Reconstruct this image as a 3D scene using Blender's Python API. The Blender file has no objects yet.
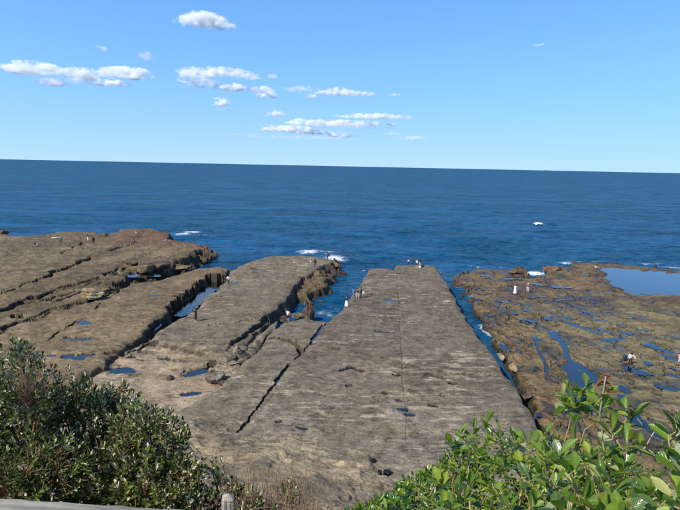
import bpy, math, random
import numpy as np
from mathutils import Vector, Matrix

random.seed(7); RNG = np.random.default_rng(11)
scene = bpy.context.scene
COL = scene.collection
R = math.radians

# ------------------------------------------------------------------ camera
CAM_Z = 20.0
FOCAL = 514.0 / 680.0                       # focal length in frame widths
PITCH = math.atan(89 / 514); ROLL = math.atan(14 / 680)
_f = Vector((0, math.cos(PITCH), -math.sin(PITCH))); _u = Vector((0, math.sin(PITCH), math.cos(PITCH))); _r = Vector((1, 0, 0))
RT = _r * math.cos(ROLL) + _u * math.sin(ROLL); UP = _u * math.cos(ROLL) - _r * math.sin(ROLL)
camd = bpy.data.cameras.new('camera'); cam = bpy.data.objects.new('camera', camd); COL.objects.link(cam)
camd.sensor_width = 36; camd.lens = 36 * FOCAL; camd.clip_start = 0.05; camd.clip_end = 120000
cam.matrix_world = Matrix(((RT.x, UP.x, -_f.x, 0), (RT.y, UP.y, -_f.y, 0), (RT.z, UP.z, -_f.z, CAM_Z), (0, 0, 0, 1)))
scene.camera = cam

# ------------------------------------------------------------------ sky, sun, exposure
SUN_EL, SUN_AZ = R(44), R(231)              # azimuth clockwise from +Y: behind the viewer's left shoulder
world = bpy.data.worlds.new('World'); scene.world = world; world.use_nodes = True
wn = world.node_tree.nodes; wl = world.node_tree.links
sky = wn.new('ShaderNodeTexSky'); sky.sky_type = 'NISHITA'; sky.sun_disc = False
sky.sun_elevation = SUN_EL; sky.sun_rotation = SUN_AZ; sky.altitude = 0
sky.air_density = 1.0; sky.dust_density = 0.25; sky.ozone_density = 3.0
tc = wn.new('ShaderNodeTexCoord'); sx = wn.new('ShaderNodeSeparateXYZ'); wl.new(tc.outputs['Generated'], sx.inputs[0])
def wmath(op, a, b=None):
    n = wn.new('ShaderNodeMath'); n.operation = op
    for s_, v_ in zip(n.inputs, (a, b)):
        if v_ is None: continue
        if isinstance(v_, (int, float)): s_.default_value = v_
        else: wl.new(v_, s_)
    return n.outputs[0]
zc = wmath('MAXIMUM', sx.outputs[2], 0.0)
cx = wn.new('ShaderNodeCombineXYZ'); wl.new(sx.outputs[0], cx.inputs[0]); wl.new(sx.outputs[1], cx.inputs[1])
wl.new(wmath('MAXIMUM', wmath('ADD', wmath('MULTIPLY', zc, 0.45), 0.31), zc), cx.inputs[2])   # clear marine air: no dusty yellow band at the horizon
nv = wn.new('ShaderNodeVectorMath'); nv.operation = 'NORMALIZE'; wl.new(cx.outputs[0], nv.inputs[0]); wl.new(nv.outputs[0], sky.inputs[0])
tint = wn.new('ShaderNodeMix'); tint.data_type = 'RGBA'; tint.blend_type = 'MULTIPLY'; tint.inputs[0].default_value = 1.0
wl.new(sky.outputs[0], tint.inputs[6])
tg = wn.new('ShaderNodeMix'); tg.data_type = 'RGBA'; tg.inputs[6].default_value = (0.98, 1.66, 2.05, 1); tg.inputs[7].default_value = (0.50, 0.70, 0.88, 1)   # the clear air deepens towards the zenith
wl.new(wmath('MINIMUM', wmath('MULTIPLY', zc, 1.15), 1.0), tg.inputs[0]); wl.new(tg.outputs[2], tint.inputs[7])
pale = wn.new('ShaderNodeMix'); pale.data_type = 'RGBA'
wl.new(wmath('MULTIPLY', wmath('POWER', 2.718, wmath('MULTIPLY', zc, -9.0)), 0.85), pale.inputs[0]); wl.new(tint.outputs[2], pale.inputs[6])
pale.inputs[7].default_value = (3.5, 4.9, 6.25, 1)
wl.new(pale.outputs[2], wn['Background'].inputs[0]); wn['Background'].inputs[1].default_value = 0.13
sd_ = Vector((math.sin(SUN_AZ) * math.cos(SUN_EL), math.cos(SUN_AZ) * math.cos(SUN_EL), math.sin(SUN_EL)))
sl = bpy.data.lights.new('sun', 'SUN'); sl.energy = 5.0; sl.angle = R(0.53); sl.color = (1, 0.92, 0.80)
sun = bpy.data.objects.new('sun', sl); COL.objects.link(sun)
sun.rotation_euler = (-sd_).to_track_quat('-Z', 'Y').to_euler(); sun.location = (0, 0, 60)
vs = scene.view_settings; vs.view_transform = 'Standard'; vs.look = 'None'; vs.exposure = 0.32; vs.gamma = 1
vs.use_curve_mapping = False
scene.cycles.max_bounces = 10; scene.cycles.volume_bounces = 9; scene.cycles.volume_step_rate = 0.35; scene.cycles.volume_max_steps = 256; scene.cycles.diffuse_bounces = 4; scene.cycles.transparent_max_bounces = 8
scene.cycles.use_denoising = True

# ------------------------------------------------------------------ placing helpers
def ray(px, py):                            # direction through a point of the 680 x 510 photograph
    return _f + RT * ((px - 340) / 514.0) - UP * ((py - 255) / 514.0)
def G(px, py, z=0.0):                       # where that direction meets the level z
    d = ray(px, py); t = (z - CAM_Z) / d.z
    return (d.x * t, d.y * t)
def P(px, py, dist):                        # the point that far ahead
    d = ray(px, py); d = d / d.y * dist
    return Vector((d.x, d.y, d.z + CAM_Z))
def gp(pts, z=0.0): return np.array([G(a, b, z) for a, b in pts])

SEA = -2.2

# ------------------------------------------------------------------ numeric noise
def _hash(ix, iy, s):
    h = (ix.astype(np.int64) * 374761393 + iy.astype(np.int64) * 668265263 + s * 974634777) & 0xffffffff
    h = ((h ^ (h >> 13)) * 1274126177) & 0xffffffff
    return ((h ^ (h >> 16)) & 0xffff).astype(np.float32) / 65535.0
def vnoise(x, y, s=0):
    ix = np.floor(x); iy = np.floor(y); fx = (x - ix).astype(np.float32); fy = (y - iy).astype(np.float32)
    fx = fx * fx * fx * (fx * (fx * 6 - 15) + 10); fy = fy * fy * fy * (fy * (fy * 6 - 15) + 10)
    a = _hash(ix, iy, s); b = _hash(ix + 1, iy, s); c = _hash(ix, iy + 1, s); d = _hash(ix + 1, iy + 1, s)
    return (a + (b - a) * fx) * (1 - fy) + (c + (d - c) * fx) * fy
def fbm(x, y, s=0, o=4, g=0.5):            # about -1 .. 1
    t = 0; a = 1; n = 0
    for k in range(o):
        cs, sn = math.cos(0.6 * k + s), math.sin(0.6 * k + s)
        xx, yy = (x, y) if k == 0 else (x * cs - y * sn, x * sn + y * cs)
        t = t + a * (vnoise(xx * 2 ** k + 17.3 * k, yy * 2 ** k - 9.1 * k, s * 31 + k) * 2 - 1); n += a; a *= g
    return t / n * 1.5
def afbm(x, y, s=0, o=4, g=0.5):           # octaves share one orientation (for stretched grain)
    t = 0; a = 1; n = 0
    for k in range(o):
        t = t + a * (vnoise(x * 2 ** k + 17.3 * k, y * 2 ** k - 9.1 * k, s * 31 + k) * 2 - 1); n += a; a *= g
    return t / n * 1.5
def sstep(a, b, x):
    t = np.clip((x - a) / (b - a), 0, 1); return t * t * (3 - 2 * t)
def seg_dist(x, y, poly, closed=False, hw=None):
    best = np.full(x.shape, 1e9, np.float32); n = len(poly)
    for i in range(n if closed else n - 1):
        a = poly[i]; b = poly[(i + 1) % n]; d = b - a; l2 = max(float(d @ d), 1e-9)
        t = np.clip(((x - a[0]) * d[0] + (y - a[1]) * d[1]) / l2, 0, 1)
        q = np.sqrt((x - a[0] - t * d[0]) ** 2 + (y - a[1] - t * d[1]) ** 2)
        if hw is not None: q = q / (hw[i] + (hw[i + 1] - hw[i]) * t)
        best = np.minimum(best, q)
    return best
def inside(x, y, poly):
    c = np.zeros(x.shape, bool); n = len(poly)
    for i in range(n):
        a = poly[i]; b = poly[(i + 1) % n]
        if a[1] == b[1]: continue
        m = (a[1] > y) != (b[1] > y)
        c ^= m & (x < (b[0] - a[0]) * (y - a[1]) / (b[1] - a[1]) + a[0])
    return c
def sdf(x, y, poly, margin=9.0):
    out = np.full(x.shape, margin, np.float32)
    lo = poly.min(0) - margin; hi = poly.max(0) + margin
    m = (x > lo[0]) & (x < hi[0]) & (y > lo[1]) & (y < hi[1])
    xs, ys = x[m], y[m]
    d = seg_dist(xs, ys, poly, True); out[m] = np.where(inside(xs, ys, poly), -d, np.minimum(d, margin))
    return out
def line_field(x, y, poly, margin=5.0, hw=None):
    out = np.full(x.shape, margin, np.float32)
    lo = poly.min(0) - margin; hi = poly.max(0) + margin
    m = (x > lo[0]) & (x < hi[0]) & (y > lo[1]) & (y < hi[1])
    if m.any(): out[m] = seg_dist(x[m], y[m], poly, False, hw)
    return out

# ------------------------------------------------------------------ object helpers
def prop(o, label=None, cat=None, group=None, kind=None):
    if label: o['label'] = label
    if cat: o['category'] = cat
    if group: o['group'] = group
    if kind: o['kind'] = kind
    return o
def empty(name, loc=(0, 0, 0), rz=0.0):
    o = bpy.data.objects.new(name, None); COL.objects.link(o); o.location = loc; o.rotation_euler.z = rz
    o.empty_display_size = 0.2
    return o
def np_mesh(name, v, f, mat=None, smooth=False, mats=None, mi=None):
    v = np.asarray(v, np.float32); f = np.asarray(f, np.int32)
    me = bpy.data.meshes.new(name); k = f.shape[1]
    me.vertices.add(len(v)); me.vertices.foreach_set('co', v.ravel())
    me.loops.add(f.size); me.loops.foreach_set('vertex_index', f.ravel())
    me.polygons.add(len(f)); me.polygons.foreach_set('loop_start', np.arange(0, f.size, k, dtype=np.int32))
    try: me.polygons.foreach_set('loop_total', np.full(len(f), k, np.int32))
    except Exception: pass
    for m in (mats or ([mat] if mat else [])): me.materials.append(m)
    if mi is not None: me.polygons.foreach_set('material_index', np.asarray(mi, np.int32))
    me.polygons.foreach_set('use_smooth', np.full(len(f), smooth, bool))
    me.update(calc_edges=True); me.validate()
    return me
def add_obj(name, me, parent=None, loc=None):
    o = bpy.data.objects.new(name, me); COL.objects.link(o)
    if parent is not None: o.parent = parent
    if loc is not None: o.location = loc
    return o
def col_attr(me, name, c):
    a = me.attributes.new(name, 'FLOAT_COLOR', 'POINT')
    a.data.foreach_set('color', np.concatenate([c, np.ones((len(c), 1))], 1).astype(np.float32).ravel())
def flt_attr(me, name, c):
    a = me.attributes.new(name, 'FLOAT', 'POINT'); a.data.foreach_set('value', np.asarray(c, np.float32))

# ------------------------------------------------------------------ materials
def new_mat(name):
    m = bpy.data.materials.new(name); m.use_nodes = True
    nt = m.node_tree; b = nt.nodes['Principled BSDF']
    return m, nt, b
def N(nt, t, **kw):
    n = nt.nodes.new(t)
    for k, v in kw.items():
        if k in n.inputs: n.inputs[k].default_value = v
        else: setattr(n, k, v)
    return n
def noise(nt, scale, detail=4, rough=0.55, vec=None, dist=0.0):
    n = N(nt, 'ShaderNodeTexNoise', Scale=scale, Detail=detail, Roughness=rough, Distortion=dist)
    if vec is not None: nt.links.new(vec, n.inputs['Vector'])
    return n.outputs['Fac']
def ramp(nt, fac, stops):
    r = nt.nodes.new('ShaderNodeValToRGB'); e = r.color_ramp.elements
    while len(e) < len(stops): e.new(0.5)
    for q, (p, c) in zip(e, stops): q.position = p; q.color = (*c, 1) if len(c) == 3 else c
    nt.links.new(fac, r.inputs[0]); return r.outputs['Color']
def mixc(nt, a, b, fac, mode='MIX'):
    n = nt.nodes.new('ShaderNodeMix'); n.data_type = 'RGBA'; n.blend_type = mode
    for s, val in ((n.inputs[0], fac), (n.inputs[6], a), (n.inputs[7], b)):
        if hasattr(val, 'is_linked') or isinstance(val, bpy.types.NodeSocket): nt.links.new(val, s)
        elif isinstance(val, (int, float)): s.default_value = val
        else: s.default_value = (*val, 1) if len(val) == 3 else val
    return n.outputs[2]
def math_(nt, op, a, b=None, clamp=False):
    n = nt.nodes.new('ShaderNodeMath'); n.operation = op; n.use_clamp = clamp
    for s, val in zip(n.inputs, (a, b)):
        if val is None: continue
        if isinstance(val, (int, float)): s.default_value = val
        else: nt.links.new(val, s)
    return n.outputs[0]
def mapped(nt, scale=(1, 1, 1), obj=True):
    tc = nt.nodes.new('ShaderNodeTexCoord'); m = nt.nodes.new('ShaderNodeMapping')
    m.inputs['Scale'].default_value = scale
    nt.links.new(tc.outputs['Object' if obj else 'Generated'], m.inputs['Vector']); return m.outputs[0]
def bump(nt, h, dist, strength=1.0, nrm=None):
    b = N(nt, 'ShaderNodeBump', Distance=dist, Strength=strength); nt.links.new(h, b.inputs['Height'])
    if nrm is not None: nt.links.new(nrm, b.inputs['Normal'])
    return b.outputs[0]

def rock_material():
    m, nt, b = new_mat('weathered sandstone')
    at = N(nt, 'ShaderNodeAttribute', attribute_name='tint'); we = N(nt, 'ShaderNodeAttribute', attribute_name='wet')
    v = mapped(nt)
    n1 = noise(nt, 0.9, 8, 0.68, v); n2 = noise(nt, 7.0, 6, 0.7, v); vs_ = mapped(nt, (0.55, 2.6, 3.0)); n3 = noise(nt, 1.3, 6, 0.66, vs_)
    c = mixc(nt, at.outputs['Color'], ramp(nt, n1, [(0.30, (0.42, 0.41, 0.39)), (0.5, (0.98, 0.98, 0.98)), (0.70, (1.5, 1.47, 1.40))]), 0.9, 'MULTIPLY')
    c = mixc(nt, c, ramp(nt, n2, [(0.34, (0.42, 0.41, 0.39)), (0.5, (1, 1, 1)), (0.68, (1.5, 1.47, 1.42))]), 0.62, 'MULTIPLY')
    c = mixc(nt, c, ramp(nt, n3, [(0.3, (0.6, 0.58, 0.55)), (0.5, (1, 1, 1)), (0.7, (1.38, 1.37, 1.34))]), 0.40, 'MULTIPLY')
    n4 = noise(nt, 1.7, 9, .74, mapped(nt, (.8, 1.9, 1.6)), .4); n5 = noise(nt, .22, 3, .5, v)
    c = mixc(nt, c, (.40, .385, .36), ramp(nt, math_(nt, 'ADD', n4, math_(nt, 'MULTIPLY', math_(nt, 'SUBTRACT', n5, .5), .35)), [(.40, (.85, .85, .85)), (.455, (0, 0, 0))]), 'MULTIPLY')
    nt.links.new(c, b.inputs['Base Color'])
    rr = N(nt, 'ShaderNodeMapRange'); nt.links.new(we.outputs['Fac'], rr.inputs['Value']); rr.inputs['To Min'].default_value = 0.92; rr.inputs['To Max'].default_value = 0.26
    nt.links.new(rr.outputs[0], b.inputs['Roughness']); b.inputs['Specular IOR Level'].default_value = 0.3
    nn = bump(nt, n1, 0.22, 0.6); nn = bump(nt, n3, 0.16, 0.6, nn); nn = bump(nt, n2, 0.07, 0.8, nn)
    nt.links.new(nn, b.inputs['Normal'])
    return m
ROCK = rock_material()

def sea_material():
    m, nt, b = new_mat('sea water')
    v1 = mapped(nt, (0.035, 0.10, 0.1)); v2 = mapped(nt, (0.22, 0.42, 0.4)); v3 = mapped(nt, (1.1, 1.7, 1.5)); v0 = mapped(nt, (0.006, 0.02, 0.02))
    h0 = noise(nt, 1, 3, 0.5, v0); h1 = noise(nt, 1, 4, 0.55, v1); h2 = noise(nt, 1, 4, 0.6, v2, 0.3); h3 = noise(nt, 1, 4, 0.6, v3)
    fo = N(nt, 'ShaderNodeAttribute', attribute_name='foam')
    vf = mapped(nt, (1.0, 0.8, 1)); f1 = noise(nt, 0.8, 8, 0.72, vf, 0.8)
    mask = math_(nt, 'SUBTRACT', math_(nt, 'ADD', fo.outputs['Fac'], f1), 0.98)
    mask = math_(nt, 'MULTIPLY', mask, 3.2, True)
    deep = mixc(nt, (0.002, 0.032, 0.076), (0.011, 0.084, 0.190), ramp(nt, h1, [(.36, (0, 0, 0)), (.64, (1, 1, 1))]))
    deep = mixc(nt, deep, (0.003, 0.048, 0.098), ramp(nt, h0, [(.38, (0, 0, 0)), (.62, (.6, .6, .6))]))
    deep = mixc(nt, deep, ramp(nt, h2, [(.34, (.45, .5, .55)), (.5, (1, 1, 1)), (.66, (1.7, 1.6, 1.5))]), .8, 'MULTIPLY')
    c = mixc(nt, deep, (0.82, 0.85, 0.86), mask)
    def slope(vec, sc, amp, det):
        n = N(nt, 'ShaderNodeTexNoise', Scale=sc, Detail=det, Roughness=0.6); nt.links.new(vec, n.inputs['Vector'])
        q = N(nt, 'ShaderNodeVectorMath', operation='SUBTRACT'); nt.links.new(n.outputs['Color'], q.inputs[0]); q.inputs[1].default_value = (.5, .5, .5)
        k = N(nt, 'ShaderNodeVectorMath', operation='MULTIPLY'); nt.links.new(q.outputs[0], k.inputs[0]); k.inputs[1].default_value = (amp * .7, amp, 0); return k.outputs[0]
    ge = N(nt, 'ShaderNodeNewGeometry'); acc = ge.outputs['Normal']
    for w_ in (slope(v1, 1, .7, 3), slope(v2, 1, 1.3, 3), slope(v3, 1, 1.0, 3)):
        ad = N(nt, 'ShaderNodeVectorMath', operation='ADD'); nt.links.new(acc, ad.inputs[0]); nt.links.new(w_, ad.inputs[1]); acc = ad.outputs[0]
    nz = N(nt, 'ShaderNodeVectorMath', operation='NORMALIZE'); nt.links.new(acc, nz.inputs[0]); 
    nt.nodes.remove(b)
    df = N(nt, 'ShaderNodeBsdfDiffuse'); nt.links.new(c, df.inputs[0]); gl = N(nt, 'ShaderNodeBsdfGlossy', Roughness=.12); gl.inputs[0].default_value = (1, 1, 1, 1)
    fr = N(nt, 'ShaderNodeFresnel', IOR=1.333)
    for q in (df, gl, fr): nt.links.new(nz.outputs[0], q.inputs['Normal'])
    # steep little faces hide the flat ones at low angles, so the sea never mirrors fully
    fac = math_(nt, 'MULTIPLY', math_(nt, 'MULTIPLY', math_(nt, 'MINIMUM', fr.outputs[0], .34), math_(nt, 'SUBTRACT', 1.0, mask)), .38)
    mx = N(nt, 'ShaderNodeMixShader'); nt.links.new(fac, mx.inputs[0]); nt.links.new(df.outputs[0], mx.inputs[1]); nt.links.new(gl.outputs[0], mx.inputs[2])
    nt.links.new(mx.outputs[0], nt.nodes['Material Output'].inputs[0])
    return m
SEAM = sea_material()

def pool_material():
    m, nt, b = new_mat('still pool water')
    v = mapped(nt); h = noise(nt, 2.2, 3, 0.5, v)
    nt.nodes.remove(b)
    nn = bump(nt, h, .03, .5); tr = N(nt, 'ShaderNodeBsdfTransparent'); tr.inputs[0].default_value = (.80, .86, .90, 1); gl = N(nt, 'ShaderNodeBsdfGlossy', Roughness=.03); gl.inputs[0].default_value = (1, 1, 1, 1)
    fr = N(nt, 'ShaderNodeFresnel', IOR=2.0); nt.links.new(nn, gl.inputs['Normal']); nt.links.new(nn, fr.inputs['Normal'])
    mx = N(nt, 'ShaderNodeMixShader'); nt.links.new(fr.outputs[0], mx.inputs[0]); nt.links.new(tr.outputs[0], mx.inputs[1]); nt.links.new(gl.outputs[0], mx.inputs[2]); nt.links.new(mx.outputs[0], nt.nodes['Material Output'].inputs[0])
    return m
POOLM = pool_material()

# ------------------------------------------------------------------ the rock platforms
SLABS = {   # outline in photograph points, height of the top, raggedness of the edge, wall slope
 'upper': dict(z=1.0, warp=.8, slope=2.0, pts=[(-90,225),(-40,226),(0,232.5),(12,236),(40,234.5),(60,232),(90,231.5),(105,235),(117,236),(119,229.5),(128,228),(140,228),(145,231),(135,240),(115,247),(95,255),(75,264),(45,277),(0,293),(-60,314),(-120,300)]),
 'bench': dict(z=0.72, warp=0.7, slope=2.0, pts=[(-120,260),(0,262),(100,236),(119,231),(140,228),(150,227),(160,230.5),(169,232.5),(171,237.5),(178,241),(160,247),(140,256),(120,265),(112,270),(95,278),(70,287),(45,293),(12,307),(0,310),(-70,335)]),
 'outer': dict(z=0.42, warp=0.8, slope=2.2, pts=[(-120,290),(0,290),(100,260),(150,236),(171,238.5),(185,241),(200,244),(203,246.5),(196,250),(185,255),(172,261),(158,264),(140,268),(128,275),(110,285),(75,303),(55,309),(28,319),(0,330),(-70,355)]),
 'left':  dict(z=0.1, warp=0.5, slope=3.2, pts=[(-70,352),(0,327),(55,308),(100,296),(130,282),(150,280),(172,274.5),(190,270),(205,267),(222,266),(230,269.5),(227,273),(220,275),(210,279.5),(200,284.5),(190,291),(180,298.5),(170,306.5),(160,316),(150,324),(140,336),(125,345),(108,356),(92,369),(70,384),(30,400),(-70,425)]),
 'second':dict(z=0.0, warp=0.45, slope=2.6, pts=[(232,271),(240,266),(248,262),(262,258),(275,255.5),(300,256),(318,257),(332,259),(331,262),(322,266),(313,272),(302,278),(294,284),(289,291),(286,299),(279,307),(268,314),(262,322),(258,330),(252,338),(246,347),(240,352),(225,360),(215,358),(200,352),(188,349),(178,344),(165,343),(155,342),(152,337),(165,327),(178,318),(185,313),(196,308),(200,302),(206,296),(215,290),(222,284),(226,279)]),
 'apron': dict(z=-0.9, warp=1.2, slope=1.6, pts=[(318,266),(336,259),(334,267),(328,279),(320,289),(308,296),(296,294),(298,282)]),
 'sliver':dict(z=-0.35, warp=0.35, slope=3.0, pts=[(258,334),(268,323),(277,320),(272,329),(263,341),(251,354),(244,361),(238,371),(229,369),(237,357),(248,345)]),
 'strip': dict(z=-0.12, warp=0.3, slope=3.0, pts=[(284,320.5),(305,317),(318,320),(350,324),(345,335),(330,355),(315,371),(297,395),(285,415),(265,440),(150,490),(120,470),(150,425),(175,412),(205,393),(222,383),(235,373),(246,360),(258,348),(268,336),(276,327)]),
 'main':  dict(z=0.0, warp=0.22, slope=4.0, pts=[(369,268),(393,268.5),(394,270.5),(396,264.5),(415,264),(430,264.5),(437,266),(441,272),(446,281),(456,300),(468,320),(478,333),(490,350),(503,370),(518,392),(530,410),(540,428),(560,460),(600,520),(150,520),(215,455),(237,431),(254,410),(270,390),(290,366),(305,350),(322,330),(335,315),(345,303),(355,291),(362,281)]),
 'right': dict(z=-1.25, warp=0.55, slope=3.0, pts=[(459,276),(466,273),(471,270),(480,267.5),(500,268.5),(515,270),(523,271.5),(524,277),(545,277),(546,270),(560,268),(572,266),(576,262.5),(590,261.5),(600,262.5),(615,263),(640,265),(680,270),(760,278),(900,330),(900,600),(640,560),(575,480),(549,432),(532,405),(522,385),(514,369),(508,359),(502,349),(496,339),(491,330),(483,320),(475,306),(473,298),(467,294),(468,290),(475,286),(463,284.5),(458,280)]),
}
SAND_PTS = [(40,420),(90,380),(118,358),(150,341),(175,343),(205,352),(232,360),(242,372),(236,386),(205,402),(180,425),(90,470)]
CRACKS = [  # (points, level, half width m, depth m, raggedness)
 ([(397,266),(399,300),(401,340),(404,392)], 0, .055, .10, .03),
 ([(327,322),(305,348),(288,367),(268,391),(248,418),(236,432)], 0, .06, .32, .06),
 ([(352,300),(380,303),(440,301)], 0, .06, .16, .1), ([(338,322),(400,328),(470,330)], 0, .05, .14, .15), ([(320,352),(360,361),(400,364)], 0, .06, .2, .2), ([(300,392),(350,398),(420,402),(500,396)], 0, .04, .12, .2), ([(405,392),(407,440)], 0, .04, .08, .03), ([(272,337),(290,340),(299,346),(301,352)], 0, .2, .8, .1),
 ([(298,341),(350,351),(398,362),(425,370),(455,375),(492,376)], 0, .13, .38, .12),
 ([(268,314),(255,327),(243,338),(234,345),(228,352)], 0, .25, .9, .2),
 ([(0,293),(30,283),(52,274),(75,264),(92,257)], .9, .45, 1.2, .4), ([(60,252),(75,245),(82,241)], 1.3, .35, .7, .3),
 ([(96,252),(116,247),(140,241)], 1.1, .35, .9, .4), ([(108,249),(125,244),(138,240)], 1.1, .3, .6, .3),
 ([(-10,313),(12,307),(30,300),(45,293),(70,287),(95,278),(112,271)], .6, .40, 1.1, .5),
 ([(20,303),(60,295),(98,279),(120,266)], .6, .25, .8, .5), ([(0,330),(28,319),(55,309),(75,304),(100,297),(132,281)], .2, .5, 1.3, .5),
 ([(110,274),(125,270),(140,262),(165,257)], .4, .5, 1.3, .6), ([(55,301),(90,287),(105,281)], .5, .25, .7, .4),
 ([(15,358),(30,348),(50,337),(65,328),(78,317),(100,303)], .1, .17, .55, .3),
 ([(110,355),(140,346),(152,338)], -.2, .3, 1.0, .3),
 ([(0,350),(60,340),(120,338)], .1, .1, .3, .4), ([(65,318),(85,316),(118,321),(150,322)], .1, .1, .3, .4), ([(210,325),(260,318)], 0, .1, .25, .4),
 ([(560,312),(600,330),(640,352),(690,378)], -1.25, .2, .35, .5), ([(640,296),(661,307),(690,322)], -1.25, .35, .6, .4),
 ([(500,300),(515,330),(530,360),(560,410)], -1.25, .25, .5, .6), ([(540,300),(560,345),(600,400),(660,460)], -1.25, .3, .5, .7),
 ([(520,302),(548,349),(556,380),(580,420)], -1.25, .22, .45, .7), ([(485,300),(510,345),(525,372)], -1.25, .25, .5, .5),
 ([(460,290),(520,300),(600,300)], -1.25, .2, .3, .8),
]
POOLS = [   # (points, level, half width m)
 *[(p, -1.25, w) for p, w in [
 ([(571,322.5),(585,328),(597,332)],1.0),([(602,328.5),(613,333)],.55),([(584,311),(586,311.3)],.8),([(566,316.5),(573,317.5)],.7),([(593,319),(607,321)],.6),([(607,339),(623,338)],.85),
 ([(624,332),(631,333.3)],.7),([(629,318.5),(634,318.7)],.6),([(638,316),(647,316.5)],.5),([(638,330),(653,330.6)],.45),([(650,311),(654,311.5)],.6),([(647,300.5),(652,301)],.7),
 ([(664,309),(672,312),(682,316)],.55),([(651,345),(669,351)],.9),([(666,355),(677,359)],.7),([(648,361),(649,363)],.6),([(633,368),(644,372)],1.0),([(650.5,373),(652,374)],.45),
 ([(669,373.5),(679,377)],.6),([(661,385),(674,388)],.75),([(621,386),(627,391)],.6),([(672,367),(675,367.5)],.4),([(556,286.5),(557.5,286.5)],1.3),([(520.5,318),(532,321)],.7),([(525,310),(528,310)],.8),
 ([(512,311),(514,312)],.7),([(535,337),(536,338)],.8),([(554,332),(557,338)],.8),([(562,342),(565,345)],.8),([(548,317),(549,319)],.8),([(491,314),(493,314.5)],.6),([(566,316),(569,316.5)],.7),
 ([(503,278.5),(517,278.5)],.9),([(484,275),(490,275)],1.1),([(481,293),(484,293.3)],.6),([(536,283),(542,285)],.9),([(566,287),(569,287)],.9),([(496,300),(506,302),(513,303)],.6),
 ([(554,333),(566,347),(568,358),(573,366)],.42),([(573,366),(579,379),(584,393),(586,408)],1.15),([(575,362),(586,369),(596,381)],.55),([(535,338),(538,349),(545,363),(547,374)],.22),([(503,344),(507,350)],.45),
 ([(621,395),(625,403)],.5),([(635,413),(638,420),(647,427)],.65),([(656,433),(667,438)],.7),([(590,400),(600,412)],.6),([(470,296),(480,299)],.5),([(590,291),(606,292),(613,291)],.7),([(530,297),(545,296)],.4),
 ([(550,300),(575,299)],.4),([(600,282),(606,284)],.8),([(580,273),(588,274)],.9),([(592,276),(597,277)],.8)]],
 *[(p, 0.0, w) for p, w in [
 ([(342,370),(351,367.5),(361,372)],.28),([(348,386),(351,386)],.25),([(395,374.5),(400,375)],.3),([(397,399),(401,399.5)],.22),([(400,408),(405,408)],.25),([(405,413),(411,413.5)],.25),([(376,331),(393,332)],.32),
 ([(384,393),(386,393)],.2),([(299,426),(305,427.5)],.22),([(278,421),(281,421)],.18),([(427,376),(436,377),(444,379)],.32),([(452,383.5),(455,384.5)],.28),([(388,299.5),(394,300)],.75),([(374,294),(381,295)],.5),
 ([(255,269),(262,269.5)],.9),([(236,282),(240,282)],.65),([(430,405),(436,406)],.2),([(440,396),(443,396.5)],.15)]],
 *[(p, 0.1, w) for p, w in [([(46,301),(51,302)],.5),([(14,317),(22,317.3)],.55),([(34,318.5),(37,318)],.3),([(80,322),(88,322.3)],.7),([(66,337),(78,338),(90,338)],.4),([(68,355),(80,357)],.8),([(85,354),(92,354.3)],.45),([(49,355),(53,355)],.35),([(150,294),(158,294)],.6)]],
 *[(p, -0.7, w) for p, w in [([(194,373),(206,370)],.85),([(214,371),(222,373)],.3),([(186,394),(199,392)],.45),([(160,358),(167,360)],.45),([(113,371),(130,369)],.8),([(138,352),(141,352)],.4),([(130,357),(133,357)],.4),([(151,347),(155,347)],.4)]],
 ([(219,282),(209,289),(198,298),(188,306),(180,313)], -1.2, 1.9), ([(160,324),(152,330)], -.6, .5), ([(289,366),(276,382)], -.15, .16), ([(324,325),(312,340)], -.15, .2),
 *[(p, 0.15, w) for p, w in [([(124,275.5),(137,275)],1.4),([(144,276),(156,275)],1.1)]],
]
LAGOON = gp([(603,267.5),(640,270),(690,275),(730,280),(730,299),(690,295),(665,293),(641,292),(643,296),(630,293),(620,287),(612,281),(605,277.5),(609,273)], -1.35)
PITS = []
TOE = np.array([[-120,44],[-40,42],[-14,39.5],[-9,37.2],[-6,36.6],[-2.5,35.4],[0.5,34.3],[2.3,33],[3.6,30.6],[5,27.5],[8,26.5],[14,27],[22,29],[40,33],[120,40]], float)
HILL = np.array([[-200,0],[0,0],[5,.95],[9,2.0],[11,2.45],[13,3.1],[17,5.2],[21,7.9],[25,11],[27,13],[29,14.7],[31,16.0],[33,17.3],[34.3,18.4],[60,18.6]], float)

def hill_height(x, y):
    toe = np.interp(x, TOE[:, 0], TOE[:, 1]) + fbm(x * .35, y * .35, 5, 3) * 0.9
    # the slope climbs over the same run everywhere, so it is measured as a share of the way from toe to lookout
    s = (toe - y) / np.maximum(toe - 0.5, 1) * 34.5
    return np.interp(s, HILL[:, 0], HILL[:, 1]).astype(np.float32), s

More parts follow.
